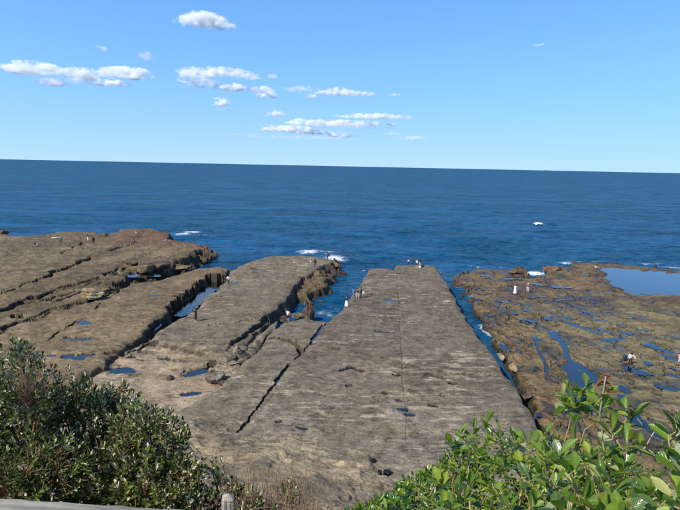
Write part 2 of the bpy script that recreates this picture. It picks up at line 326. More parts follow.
def terrain(x, y, pools=True):
    x = x.astype(np.float32); y = y.astype(np.float32)
    wx = fbm(x * .45, y * .45, 1, 3, .42); wy = fbm(x * .45, y * .45, 2, 3, .42)
    h = np.full(x.shape, -4.5, np.float32); ident = np.zeros(x.shape, np.int8); tops = np.full(x.shape, -9, np.float32)
    dist = {}
    big = fbm(x * .06, y * .06, 3, 3); med = fbm(x * .5, y * .5, 4, 4); fine = fbm(x * 2.2, y * 2.2, 6, 3)
    bed = afbm(x * .16, y * .9, 8, 4, .6)           # bedding laminae lie across the platforms
    for i, (k, s) in enumerate(SLABS.items(), 1):
        poly = gp(s['pts'], s['z'])
        d = sdf(x + wx * s['warp'], y + wy * s['warp'], poly); dist[k] = d
        rough = {'apron': .8, 'right': .10, 'outer': .22, 'bench': .18, 'upper': .2, 'sliver': .3}.get(k, .10)
        top = s['z'] + big * .18 + med * rough * .6 + bed * .07 + fine * .035
        if k in ('upper', 'bench', 'outer'):         # low layered ledges
            q = (s['z'] + big * .3 + wy * .16) / .35; fq = q - np.floor(q); top = ((np.floor(q) + sstep(.3, .7, fq)) - q) * .35 * .6 + top
        top = top - sstep(-.9, 0, d) * (.12 + .25 * np.maximum(wy, 0))
        soft = .5 * (d + np.sqrt(d * d + (.03 if k == 'left' else .008))); wall = top - soft * s['slope'] * (1 + .35 * wx)
        # broken blocks at the foot of seaward walls
        if k in ('outer', 'apron', 'right'):
            blk = np.floor(fbm(x * .8, y * .8, 21, 2) * 3) / 3
            wall = np.maximum(wall, np.where((d > 0) & (d < 3.2) & ((k != 'right') | (y > 84)), s['z'] - .7 - d * .55 + blk * 1.2 + fine * .15, -9))
        m = wall > h; h = np.where(m, wall, h); ident = np.where(m, i, ident); tops = np.where(m, s['z'], tops)
    # sand flat
    ds = sdf(x + wx * .6, y + wy * .6, gp(SAND_PTS, -.7))
    led = afbm(x * .25 + y * .1, y * .8, 12, 4)
    sand = -.72 + big * .08 + med * .03 + np.where(led > .0, np.floor(led * 5) / 5 * .55 + led * .15, 0) * sstep(44, 53, y - x * .3 - 5)
    sand = sand - np.maximum(ds, 0) * 1.2
    m = (sand > h) & (ds < 3); h = np.where(m, sand, h); ident = np.where(m, 20, ident)
    # joints and cracks
    for pts, z, w, dep, rag in CRACKS:
        d = line_field(x + wx * rag * 1.5 + fine * .08, y + wy * rag * 1.5, gp(pts, z))
        gate = .25 + .75 * sstep(-.5, .25, fbm(x * .3, y * .3, int(abs(pts[0][0])) % 97, 2) + (0.6 if rag < .15 else 0))
        if rag >= .3 and z > .05: w = w * .6; dep = dep * .8
        if z < -1: w = w * .7; dep = dep * .45
        h = np.where(d < 4, h - dep * gate * np.exp(-(d / (w * (.6 + .7 * gate))) ** 4), h)
    # right platform: tangle of small gutters
    rm = (ident == list(SLABS).index('right') + 1)
    rdg = 1 - np.abs(fbm(x * .75 + y * .1, y * .34, 31, 4)); gut = sstep(.92, 1.0, rdg) * rm * sstep(60, 36, x)
    h = h - gut * .26
    lag = sdf(x + wx, y + wy, LAGOON); h = np.where(lag < 1.2, np.minimum(h, -1.3 - sstep(1.2, -1.5, lag) * .7), h)
    # pools
    water = np.full(x.shape, -99, np.float32); pid = np.full(x.shape, -1, np.int16)
    for n, (pts, z, w) in enumerate(POOLS):
        pl = gp(pts, z)
        if len(pl) < 2: pl = np.vstack([pl, pl + .1])
        w = w * (.54 if z < -1 else .66)
        aw = min(.6, w * .7)
        d = line_field(x + wx * aw + fine * aw * .7, y + wy * aw * 1.3 + fine * aw * .7, pl)
        near = d < w * 1.7
        lvl = z - .10 if z < -.5 else z - .13
        bowl = lvl + .10 - sstep(w * 1.7, w * .75, d) * .30
        h = np.where(near, np.minimum(h, bowl + fine * .05 + (med * .06 if z < -1 else 0)), h)
        water = np.where(near, np.maximum(water, lvl), water); pid = np.where(near, n, pid)
    water = np.where(lag < 1.4, -1.45, water); pid = np.where(lag < 1.4, 500, pid)
    water = np.where((gut > .05) & (water < -50), -1.46, water); pid = np.where((gut > .05) & (pid < 0), 600, pid)
    # the slope below the lookout
    hh, s = hill_height(x, y)
    led2 = hh + wy * .12 + afbm(x * .6, y * 1.1, 41, 2) * .15 * sstep(0, 3, s)
    q = led2 / .34 + wx * .8; fq = q - np.floor(q); led2 = led2 * .6 + .4 * ((np.floor(q) + sstep(.3, .7, fq)) - wx * .8) * .34
    led2 = led2 + fine * .03 + fbm(x * 5, y * 5, 43, 2) * .02
    on = s > 0
    led2 = led2 - .10 * sstep(1.5, 0, s); m = on & (led2 > h); h = np.where(m, led2, h); ident = np.where(m, 30, ident)
    for (pp, rx, ry, dep) in PITS:
        zz = .5
        for _ in range(6):
            cx, cy = G(pp[0], pp[1], zz); zz = float(hill_height(np.array([cx]), np.array([cy]))[0][0])
        e = ((x - cx + wx * .2 + fine * .1) / rx) ** 2 + ((y - cy + fine * .12) / ry) ** 2
        h = np.where(e < 1.3, h - dep * sstep(1.25, .95, e) * 2.0, h)
    return h, ident, water, pid, dict(wx=wx, wy=wy, big=big, med=med, fine=fine, bed=bed, dist=dist, s=s, lag=lag, gut=gut)

def lerp(a, b, t): return a + (b - a) * t[:, None]
def C(*c): return np.array(c, np.float32)[None, :]

def terrain_colour(x, y, h, ident, f):
    names = list(SLABS); n = len(x)
    c = np.repeat(C(.17, .135, .09), n, 0)
    big_ = fbm(x * .045, y * .045, 57, 2); patch = fbm(x * .12, y * .12, 51, 4); p2 = fbm(x * .4, y * .4, 52, 4); p3 = fbm(x * 1.3, y * 1.3, 53, 4)
    streak = afbm(x * .42 + p2 * .35, y * 2.3 + p2 * .7, 54, 5, .66)
    streak2 = afbm(x * .8, y * 4.2, 55, 4, .65)
    base = {'main': ((.176, .144, .102), (.112, .090, .061)), 'strip': ((.180, .147, .103), (.137, .109, .073)), 'second': ((.188, .151, .102), (.135, .106, .068)),
            'left': ((.208, .152, .083), (.146, .104, .056)), 'outer': ((.190, .137, .073), (.115, .082, .044)), 'bench': ((.198, .142, .076), (.122, .086, .046)),
            'upper': ((.202, .150, .083), (.126, .092, .051)), 'apron': ((.130, .090, .048), (.068, .049, .030)), 'sliver': ((.19, .162, .120), (.11, .088, .058)),
            'right': ((.175, .139, .071), (.116, .090, .045))}
    for i, k in enumerate(names, 1):
        m = ident == i
        if not m.any(): continue
        a, b = base[k]
        cc = lerp(C(*a), C(*b), sstep(-.5, .5, patch[m] * .8 + p2[m] * .5))
        if k in ('main', 'strip', 'second'):          # pale scoured laminae
            px = sstep(.30, .68, streak[m] + .40 * patch[m] - .10 + .25 * p2[m] + (.20 * sstep(60, 36, y[m]) if k != 'second' else 0))
            cc = lerp(cc, C(.34, .288, .215), px * .62)
            cc = cc * (1 + .28 * sstep(-.6, .6, patch[m] + .3 * big_[m]) - .12)[:, None]
            cc = lerp(cc, C(.085, .072, .055), sstep(.35, .8, -streak2[m] + .3 * p2[m]) * .5)
            if k == 'main': cc = lerp(cc, C(.29, .25, .195), sstep(46, 36, y[m]) * sstep(-.5, .5, p2[m]) * .5)
        else:
            cc = lerp(cc, C(.30, .25, .165), sstep(.35, .8, streak[m] + .2 * p2[m]) * .55)
            cc = lerp(cc, C(.07, .055, .035), sstep(.3, .75, -streak2[m] + .4 * p2[m]) * .6)
        if k == 'right':
            sea = sstep(74, 92, y[m] + 4 * p2[m]); lf = sstep(9, 1, -f['dist']['right'][m] + 5 * p2[m]) * sstep(32, 20, x[m])
            cc = lerp(cc, C(.160, .093, .042), np.maximum(sea, lf) * .7)
            cc = lerp(cc, C(.045, .038, .025), sstep(.05, .55, p3[m] + .5 * p2[m]) * np.maximum(np.maximum(sea, lf) * .8, sstep(34, 24, x[m]) * .45))
            cc = lerp(cc, C(.20, .165, .085), sstep(.1, .6, -p2[m]) * .4)
        if k in ('upper', 'bench', 'outer'):
            far = sstep(108, 135, y[m] + 6 * p2[m]) * sstep(-75, -50, x[m])
            cc = lerp(cc, C(.155, .080, .042), far * .75); cc = lerp(cc, C(.05, .042, .03), sstep(.1, .6, p3[m]) * (.25 + .35 * far))
        c[m] = cc
    m = ident == 20
    if m.any():
        wetm = sstep(-.05, .25, afbm(x[m] * .25 + y[m] * .1, y[m] * .8, 12, 4)) * sstep(44, 53, y[m] - x[m] * .3 - 5)
        c[m] = lerp(lerp(C(.35, .272, .182), C(.26, .198, .130), sstep(-.5, .5, p2[m])), C(.11, .095, .065), wetm * .85)
    m = ident == 30
    if m.any():
        t = sstep(-.35, .35, p2[m] + .5 * streak[m])
        cc = lerp(C(.205, .165, .110), C(.39, .315, .195), t * sstep(10, 2, f['s'][m]) * .85)
        cc = lerp(cc, C(.14, .105, .07), sstep(.15, .7, p3[m]) * .5)
        cc = lerp(cc, C(.05, .042, .025), sstep(14, 19, f['s'][m]) * .8)
        c[m] = cc
    wet = np.zeros(n, np.float32)
    low = sstep(-1.35, -1.75, h + .15 * p3) * (ident != 20)        # the weed-dark tidal band
    c = lerp(c, C(.035, .027, .018), low * .85); wet = np.maximum(wet, low)
    steep = f['steep']; c = lerp(c, C(.048, .037, .026), steep * .82 * (ident != 30))  # steep faces darkened: dark weathering plus wall shade painted into the tint
    c = c * (1 + .10 * p3[:, None])
    rid = ident == names.index('right') + 1
    damp = np.where(rid, sstep(.0, .45, p2 + .6 * p3 + .25 * patch) * sstep(62, 40, x), 0); wet = np.maximum(wet, damp); c = lerp(c, c * .68, damp)
    wet = np.maximum(wet, f['pool'] * .8); c = lerp(c, c * .55, f['pool'])
    return np.clip(c, .01, .8), wet

GRID_U = 1290
def fan(y0, y1, step_px, nu, u=.83):
    ys = [y0]
    while ys[-1] < y1: ys.append(ys[-1] + step_px * max(ys[-1] ** 2 / (20 * 774), .045))
    ys = np.array(ys); us = np.linspace(-u, u, nu)
    Y, U = np.meshgrid(ys, us, indexing='ij'); return U * Y, Y
def grid_faces(nr, nc):
    i = np.arange(nr * nc).reshape(nr, nc)
    return np.stack([i[:-1, :-1], i[:-1, 1:], i[1:, 1:], i[1:, :-1]], -1).reshape(-1, 4)
def compact(v, f):
    used = np.unique(f); rm = np.full(len(v), -1, np.int64); rm[used] = np.arange(len(used)); return used, rm[f]

def build_terrain():
    X, Y = fan(21.0, 205.0, .86, GRID_U); nr, nc = X.shape
    x, y = X.ravel(), Y.ravel()
    h, ident, water, pid, f = terrain(x, y)
    H = h.reshape(nr, nc); gx = np.gradient(H, axis=1) / np.maximum(np.gradient(X, axis=1), 1e-3); gy = np.gradient(H, axis=0) / np.gradient(Y, axis=0)
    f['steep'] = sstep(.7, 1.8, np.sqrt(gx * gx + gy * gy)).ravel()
    f['pool'] = sstep(.10, -.05, h - water) * (water > -50)
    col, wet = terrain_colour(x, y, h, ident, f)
    V = np.stack([x, y, h], 1); F = grid_faces(nr, nc)
    keep = h[F].max(1) > SEA - .5
    fid = ident[F[:, 0]]
    nm = {0: 'seabed'}
    groups = [('rock_shelf', [1, 2, 3]), ('rock_shelf', [4]), ('rock_shelf', [5, 6]), ('rock_shelf', [7, 8]), ('rock_shelf', [9]), ('rock_shelf', [10, 0]), ('sand', [20]), ('hillside_toe', [30])]
    for name, ids in groups:
        m = keep & np.isin(fid, ids)
        if not m.any(): continue
        used, ff = compact(V, F[m])
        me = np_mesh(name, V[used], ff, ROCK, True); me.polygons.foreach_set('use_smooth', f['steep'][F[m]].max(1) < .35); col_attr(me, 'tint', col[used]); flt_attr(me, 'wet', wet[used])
        o = add_obj(name, me); prop(o, kind='structure')
    # standing water on the rock
    wv = np.stack([x, y, water], 1)
    wf = (h - water)[F].min(1) < .03; wf &= (water[F].min(1) > -50)
    fp = pid[F].max(1)
    small = []
    for n in np.unique(fp[wf]):
        m = wf & (fp == n)
        if n == 600 or m.sum() < 25: small.append(F[m]); continue
        used, ff = compact(wv, F[m]); vv = wv[used].copy(); vv[:, 2] = np.median(vv[:, 2])
        name = 'lagoon' if n == 500 else 'tide_pool'
        prop(add_obj(name, np_mesh(name, vv, ff, POOLM, True)), kind='structure')
    if small:
        used, ff = compact(wv, np.concatenate(small)); prop(add_obj('puddles', np_mesh('puddles', wv[used], ff, POOLM, True)), kind='stuff')
build_terrain()

def ground_z(x, y):
    h, *_ = terrain(np.array([x], float), np.array([y], float)); return float(h[0])

def build_hillside():
    ys = np.linspace(-6, 21.4, 110); xs = np.linspace(-32, 32, 210)
    Y, X = np.meshgrid(ys, xs, indexing='ij'); x, y = X.ravel(), Y.ravel()
    h, ident, water, pid, f = terrain(x, y); f['steep'] = np.zeros_like(h); f['pool'] = np.zeros_like(h)
    col, wet = terrain_colour(x, y, h, np.full(len(x), 30), f)
    h = np.where(y > 20.9, h - .12, h)
    me = np_mesh('hillside', np.stack([x, y, h], 1), grid_faces(*X.shape), ROCK); col_attr(me, 'tint', col); flt_attr(me, 'wet', wet)
    prop(add_obj('hillside', me), kind='structure')
build_hillside()

# ------------------------------------------------------------------ the sea
FOAM = [(192,234,5,3,0.70),(183,236,5,1.92,0.68),(205,236,6.25,1.92,0.50),(215,237,6.25,1.44,0.46),(310,253,5,3.6,0.68),(298,253,2.5,2.4,0.50),(335,260,5,3.6,0.70),(342,262,3.75,2.4,0.58),(330,254,5,3.6,0.53),(352,261,5,1.2,0.36),
        (535,274,3.25,2.64,0.80),(548,272,2.5,1.8,0.58),(487,333,1.125,3.12,0.70),(483,326,0.75,2.4,0.50),(320,316,2.75,1.92,0.58),(305,320,2.5,1.44,0.58),(296,318,1.875,1.44,0.53),(330,318,1.875,1.44,0.53),(437,268,2.5,2.4,0.50),(366,270,3.75,2.4,0.50),
        (176,272,3.75,1.8,0.48),(196,268,5,1.44,0.50),(165,267,3.75,1.44,0.50),(238,268,3.75,1.44,0.48),(440,272,2.5,2.4,0.48),(575,262,5,2.4,0.53),(566,264,3.75,1.8,0.58),(600,261,7.5,1.8,0.50),(650,264,10,1.8,0.52),(672,268,6.25,1.44,0.58),
        (60,230,20,3,0.40),(110,229,14,2,0.36),(150,206,30,8,0.36),(210,203,22,10,0.38),(222,215,16,5,0.36),(20,228,14,3,0.36),(90,206,40,4,0.34),(205,228,12,3,0.38),(240,232,14,3,0.28),(390,262,5,2,0.34),(455,272,4,1.5,0.34),
        (496,338,0.625,1.8,0.48),(300,312,2,1.5,0.32),(500,267,7.5,1.8,0.48),(478,266,3.75,1.8,0.50)]
def build_sea():
    inv = np.concatenate([np.linspace(1 / 34, 1 / 300, 430), np.linspace(1 / 300, 1 / 60000, 70)[1:]])
    ys = 1 / inv; us = np.linspace(-.95, .95, 620)
    Y, U = np.meshgrid(ys, us, indexing='ij'); X = U * Y; x, y = X.ravel(), Y.ravel()
    fade = sstep(420, 120, y)
    open_ = sstep(90, 130, y)
    z = SEA + fade * ((.10 + .26 * open_) * afbm(x * .02, y * .055, 71, 2) + (.07 + .12 * open_) * afbm(x * .1, y * .22, 72, 3) + .05 * fbm(x * .6, y * .8, 73, 2))
    bx, by = G(545, 224.5, SEA); z = z + .9 * np.exp(-((x - bx) / 6.5) ** 2 - ((y - by) / 3.2) ** 2)      # the swell that is breaking out there
    foam = np.zeros(len(x), np.float32)
    for px, py, rx, ry, s in FOAM:
        cx, cy = G(px, py, SEA); e = ((x - cx) / rx) ** 2 + ((y - cy) / (ry * 1.6)) ** 2
        k = np.exp(-e); foam = np.maximum(foam, s * k); z = z + .35 * k * (s > .5) * fade
    nr_ = y < 175
    dd = terrain(x[nr_], y[nr_])[4]['dist']; dm = np.min(np.stack([dd[k_] for k_ in dd]), 0)
    edge = np.zeros(len(x), np.float32); edge[nr_] = sstep(3.2, .2, dm) * (.35 + .16 * sstep(70, 100, y[nr_])); foam = np.maximum(foam, edge)
    me = np_mesh('sea', np.stack([x, y, z], 1), grid_faces(*X.shape), SEAM, True); flt_attr(me, 'foam', foam)
    prop(add_obj('sea', me), kind='structure')
build_sea()

# ------------------------------------------------------------------ clouds: banks of vapour far out over the sea
def vapour(k, H, dens):
    m = bpy.data.materials.new('cloud vapour'); m.use_nodes = True; nt = m.node_tree; nt.nodes.remove(nt.nodes['Principled BSDF'])
    pv = N(nt, 'ShaderNodeVolumePrincipled'); pv.inputs['Color'].default_value = (.995, .995, .995, 1); pv.inputs['Anisotropy'].default_value = 0.0
    tc = N(nt, 'ShaderNodeTexCoord'); sx = N(nt, 'ShaderNodeSeparateXYZ'); nt.links.new(tc.outputs['Object'], sx.inputs[0])
    zz = math_(nt, 'ADD', math_(nt, 'MULTIPLY', math_(nt, 'MAXIMUM', sx.outputs[2], 0.0), 1.0), math_(nt, 'MULTIPLY', math_(nt, 'MINIMUM', sx.outputs[2], 0.0), 1.9))
    r2 = math_(nt, 'ADD', math_(nt, 'ADD', math_(nt, 'POWER', math_(nt, 'ABSOLUTE', sx.outputs[0]), 2.0), math_(nt, 'POWER', math_(nt, 'ABSOLUTE', sx.outputs[1]), 2.0)), math_(nt, 'MULTIPLY', zz, zz))
    ge = N(nt, 'ShaderNodeNewGeometry'); mp = N(nt, 'ShaderNodeMapping'); q = 1 / (H * 1.1); mp.inputs['Scale'].default_value = (q * .7, q * .7, q); nt.links.new(ge.outputs['Position'], mp.inputs[0])
    n = noise(nt, 1.0, 6, .62, mp.outputs[0])
    body = math_(nt, 'SUBTRACT', 1.0, r2)
    d = math_(nt, 'ADD', math_(nt, 'MULTIPLY', body, .62), math_(nt, 'MULTIPLY', math_(nt, 'SUBTRACT', n, .5), 6.6)); d = math_(nt, 'SUBTRACT', d, .50 - .30 * dens)
    d = math_(nt, 'MULTIPLY', math_(nt, 'MAXIMUM', d, 0.0), math_(nt, 'MAXIMUM', math_(nt, 'MINIMUM', math_(nt, 'MULTIPLY', body, 4.0), 1.0), 0.0))
    nt.links.new(math_(nt, 'MULTIPLY', d, 3.8 * dens ** 1.4 / H), pv.inputs['Density']); nt.links.new(pv.outputs[0], nt.nodes['Material Output'].inputs['Volume'])
    return m
def ball():
    import bmesh
    bm = bmesh.new(); bmesh.ops.create_icosphere(bm, subdivisions=2, radius=1.08); me = bpy.data.meshes.new('puff'); bm.to_mesh(me); bm.free(); return me
def cloud(label, parts, dist):
    # parts: photo x, y, width, height, solidity
    k = dist / 514.0; c0 = ray(parts[0][0], parts[0][1]); c0 = c0 / c0.y * dist + Vector((0, 0, CAM_Z)); o = empty('cloud', c0)
    for px, py, w, hgt, dens in parts:
        c = ray(px, py); c = c / c.y * dist + Vector((0, 0, CAM_Z)); W, H = w * k * .60, hgt * k * .66
        me = ball(); me.materials.append(vapour(k, H, dens)); p = add_obj('puff', me, o, c - c0); p.scale = (W, min(W * .8, H * 3), H)
    prop(o, label, 'cloud', 'fair weather clouds over the sea')
cloud('lone puffy white cloud highest in the sky, flat grey base', [(203,21,42,13,1),(222,27,26,7,.5),(185,22,22,7,.5),(210,26,50,6,.5)], 3300)
cloud('longest white cloud bank at the far left of the sky', [(32,70,52,13,.9),(18,71,26,10,.7),(55,84,30,9,.6),(82,76,44,12,.7),(125,75,48,13,1),(112,84,34,7,.7),(146,80,14,6,.3),(70,82,80,7,.3)], 5200)
cloud('small faint round cloud above the left cloud bank', [(102,49,12,7,.35)], 4200)
cloud('small pale cloud between the lone high cloud and the left bank', [(146,57,16,9,.5)], 4300)
cloud('broken white cloud bank left of centre with ragged base', [(195,74,40,10,.7),(222,73,50,9,.6),(190,80,26,9,.7),(208,85,34,9,.6),(235,88,26,8,.8),(248,78,30,6,.4)], 5300)
cloud('small bright round cloud under the broken bank', [(220,103,19,9,.9),(227,110,20,2,.3)], 7200)
cloud('low white cloud trailing from the right of the broken bank', [(262,92,24,9,.7),(268,96,22,6,.8),(246,76,24,7,.5),(272,77,10,6,.4)], 6000)
cloud('tiny white cloud puff just left of the long thin streak', [(312,97,12,7,.7),(300,90,36,6,.35)], 6300)
cloud('thin flat bottomed cloud streak in mid sky', [(345,94,52,6,.8),(338,91,22,6,.7)], 6400)
cloud('tiny wisp of cloud at the right end of the mid sky streak', [(394,95,12,4,.5)], 6500)
cloud('faint hazy cloud above the lowest cloud bank', [(275,115,26,6,.45),(277,112,10,5,.4)], 9000)
cloud('long low layered cloud bank above the horizon', [(340,124,100,7,.7),(300,123,24,7,.7),(375,117,70,6,.8),(290,130,52,7,.9),(320,133,60,5,.5),(342,136,30,5,.6),(330,127,140,3,.3)], 11500)
cloud('thin grey wisps of cloud lowest over the horizon', [(300,138,110,4,.28),(245,135,60,3,.2)], 15000)
cloud('pale wisp of cloud right of the layered low bank', [(413,139,26,5,.5),(392,134,20,3,.3)], 14000)
cloud('smallest faint cloud alone in the right half of the sky', [(538,45,12,4,.3)], 4000)

# ------------------------------------------------------------------ simple procedural materials
def plain(name, c, rough=.8, var=.25, scale=6.0, spec=.3, sheen=0.0):
    m, nt, b = new_mat(name); v = mapped(nt); n = noise(nt, scale, 5, .6, v)
    lo = tuple(max(0, q * (1 - var)) for q in c); hi = tuple(min(1, q * (1 + var)) for q in c)
    nt.links.new(ramp(nt, n, [(.3, lo), (.7, hi)]), b.inputs['Base Color']); b.inputs['Roughness'].default_value = rough
    b.inputs['Specular IOR Level'].default_value = spec
    nt.links.new(bump(nt, n, .01, .4), b.inputs['Normal'])
    return m
_cloth = {}
def cloth(c):
    if c not in _cloth: _cloth[c] = plain('cloth', c, .9, .18, 9)
    return _cloth[c]
SKIN = plain('skin', (.42, .25, .17), .6, .1, 12); SKIN2 = plain('skin', (.30, .17, .11), .6, .1, 12)
HAIR = plain('hair', (.02, .015, .012), .5, .3, 30); HAIR2 = plain('hair', (.10, .06, .035), .5, .3, 30)

# ------------------------------------------------------------------ boulders
def boulder(px, py, z, size, label, tint, seed, squash=(1, 1, .7), rz=0.0, blocky=.5):
    import bmesh
    bm = bmesh.new(); bmesh.ops.create_icosphere(bm, subdivisions=4, radius=1.0)
    v = np.array([q.co for q in bm.verts])
    r = np.random.default_rng(seed)
    d = np.ones(len(v))
    for _ in range(16 + int(blocky * 10)):                     # cleave with flat joint planes
        n = r.normal(size=3); n /= np.linalg.norm(n); o = r.uniform(.42, .78); t = v @ n
        over = t > o; v[over] -= n[None] * ((t[over] - o) * .93)[:, None]
    nz = fbm(v[:, 0] * 2.1 + seed, v[:, 1] * 2.1 + v[:, 2] * 1.7, seed % 50, 4)
    lam = afbm(v[:, 0] * .5 + seed, v[:, 2] * 6, seed % 40, 2)
    v = v * (1 + .13 * nz + .07 * lam)[:, None] * np.array(squash) * size
    for q, c in zip(bm.verts, v): q.co = c
    me = bpy.data.meshes.new('boulder'); bm.to_mesh(me); bm.free(); me.materials.append(ROCK)
    p3 = fbm(v[:, 0] * 2 / size, v[:, 1] * 2 / size + v[:, 2] * 3 / size, seed % 30 + 3, 3)
    col_attr(me, 'tint', np.clip(np.array(tint)[None] * (1 + .35 * p3)[:, None], .01, .8)); flt_attr(me, 'wet', np.zeros(len(v)))
    x, y = G(px, py, z)
    o = add_obj('boulder', me, loc=(x, y, z + size * squash[2] * .30)); o.rotation_euler = (0, 0, rz)
    prop(o, label, 'rock', 'loose boulders on the rock shelves')
BR, TN, GY, DK = (.16, .12, .07), (.30, .23, .13), (.21, .18, .14), (.09, .065, .045)
boulder(92,297,.35,1.7,'pale tan boulder beside the dark crack across the left shelf',TN,1,(1.1,1,.75),.4)
boulder(103,292,.35,1.3,'smaller brown rock just right of the pale tan boulder',BR,2,(1.2,1,.6),.2)
boulder(145,270,.2,2.2,'large square brown block standing over the left seam pool',BR,3,(1.15,1,.85),.1,1)
boulder(158,268.5,.1,2.3,'dark brown block right of the large square block',DK,4,(1.6,1,.6),.3,1)
boulder(180,270,-1.4,2.0,'low weedy rock in the water off the left seam',BR,5,(2.0,1,.45),.2)
boulder(134,264,.5,1.6,'rounded dark rock above the left seam pool',DK,6,(1.4,1,.6),.1)
boulder(169,380.5,-.75,.5,'small dark rock lying alone on the sand flat',DK,7,(1.3,.9,.8),.3)
boulder(216,381,-.7,1.25,'wedge shaped grey rock at the edge of the sand pool',GY,8,(1.2,1.0,.8),.7,1)
boulder(225,386,-.7,.6,'small rock under the wedge shaped grey rock',DK,9,(1.2,1,.7),.2)
boulder(229,366,-.65,.85,'flat round stone at the mouth of the gully',GY,10,(1.5,1,.5),.2)
boulder(234,372.5,-.65,.75,'lowest flat stone in front of the gully mouth',GY,11,(1.7,1,.45),.1)
boulder(223,361.5,-.6,.9,'flat stone wedged under the second shelf edge',TN,12,(1.6,1,.5),.1)
boulder(238,357,-.5,1.1,'pale upright stone inside the gully',GY,13,(.8,1.1,1.3),.2,1)
boulder(247,360,-.5,.7,'dark stone deep in the gully beside the strip shelf',DK,14,(.8,1.2,1.0),.4)
boulder(309,318,-1.4,1.5,'reddish pointed rock at the head of the inlet',(.13,.075,.05),15,(.9,.9,1.3),.3,1)
boulder(298,317,-1.3,1.0,'low brown rock left of the reddish pointed rock',BR,16,(1.3,1,.7),.6)
boulder(285,321,-.9,.9,'dark rock beside the figure at the inlet head',DK,17,(1.3,1,.6),.1)
boulder(501,358,-1.35,.65,'rounded tan rock on the far bank of the narrow channel',TN,18,(.8,1.2,.9),.2)
boulder(513,369,-1.35,.7,'long tan rock lower down the channel bank',TN,19,(.8,1.8,.8),.15)
boulder(526,398,-1.4,.55,'dark flat rock jammed in the narrow channel',DK,20,(1.5,1,.7),.1)
boulder(517,273,-1.4,1.7,'rounded red brown rock left of the white surge gap',(.12,.07,.04),21,(1.7,1,.6),.1)
boulder(551,271.5,-1.4,1.6,'layered red brown rock right of the white surge gap',(.14,.085,.05),22,(1.8,1,.65),.1,1)
boulder(321,279,-1.5,2.1,'large knobbly brown rock under the tip of the second shelf',(.13,.09,.05),23,(1,1.1,.7),.5)
boulder(312,289,-1.8,1.8,'lowest reddish rock by the inlet below the second shelf',(.12,.075,.05),24,(1.1,1,.7),.1)
boulder(330,267,-1.3,1.8,'outermost brown rock at the tip of the second shelf',BR,25,(1.1,1,.7),.9)
boulder(3,234,1.0,1.7,'dark rock on the skyline at the left picture edge',DK,26,(1.3,1,.7),.3)
boulder(104,236.5,.9,1.4,'dark rock on the seaward rim of the far left shelf',DK,27,(1.4,1,.6),.1)

for i, (px, py, sz, sq, lb) in enumerate([(372,462,.40,(1.3,.8,.6),'black stand-in lump highest on the pale ledge at bottom centre'),(380,474.5,.30,(.7,.9,1.2),'narrow black stand-in lump, left of the close pair on the ledge'),(387,474.5,.40,(.95,.9,1.0),'rounder black stand-in lump, right of the close pair on the ledge'),(406,488,.42,(1.3,.8,.7),'black stand-in lump nearest the right shrub on the ledge')]):
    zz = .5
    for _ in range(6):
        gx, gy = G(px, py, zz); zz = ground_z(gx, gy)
    boulder(px, py, zz - .05, sz, lb, (.010, .0095, .009), 40 + i, sq, .3, 1)  # near-black lumps added as stand-ins for small dark spots on the ledge
# ------------------------------------------------------------------ people
_pend = []
def skin_mesh(pts, edges, sub=2):
    names = list(pts); idx = {n: i for i, n in enumerate(names)}
    me = bpy.data.meshes.new('t'); me.from_pydata([pts[n][0] for n in names], [(idx[a], idx[b]) for a, b in edges], [])
    o = bpy.data.objects.new('t', me); COL.objects.link(o)
    o.modifiers.new('s', 'SKIN'); sv = me.skin_vertices[0].data
    for i, n in enumerate(names): r = pts[n][1]; sv[i].radius = (r, r) if not isinstance(r, tuple) else r
    sv[0].use_root = True
    ss = o.modifiers.new('u', 'SUBSURF'); ss.levels = sub; ss.render_levels = sub
    return o
def bake(o, mat, name):
    dg = bpy.context.evaluated_depsgraph_get(); me = bpy.data.meshes.new_from_object(o.evaluated_get(dg)); old = o.data
    bpy.data.objects.remove(o); bpy.data.meshes.remove(old); me.name = name; me.materials.clear(); me.materials.append(mat)
    me.polygons.foreach_set('use_smooth', np.ones(len(me.polygons), bool)); return me
def lathe(profile, n=14, cx=0, cy=0, sx=1, sy=.75, wob=0):
    v = []; f = []
    for (r, z) in profile:
        for k in range(n):
            a = 2 * math.pi * k / n; q = 1 + wob * math.sin(a * 5 + z * 3); v.append((cx + r * q * sx * math.cos(a), cy + r * q * sy * math.sin(a), z))
    for i in range(len(profile) - 1):
        for k in range(n): f.append((i * n + k, i * n + (k + 1) % n, (i + 1) * n + (k + 1) % n, (i + 1) * n + k))
    return v, f
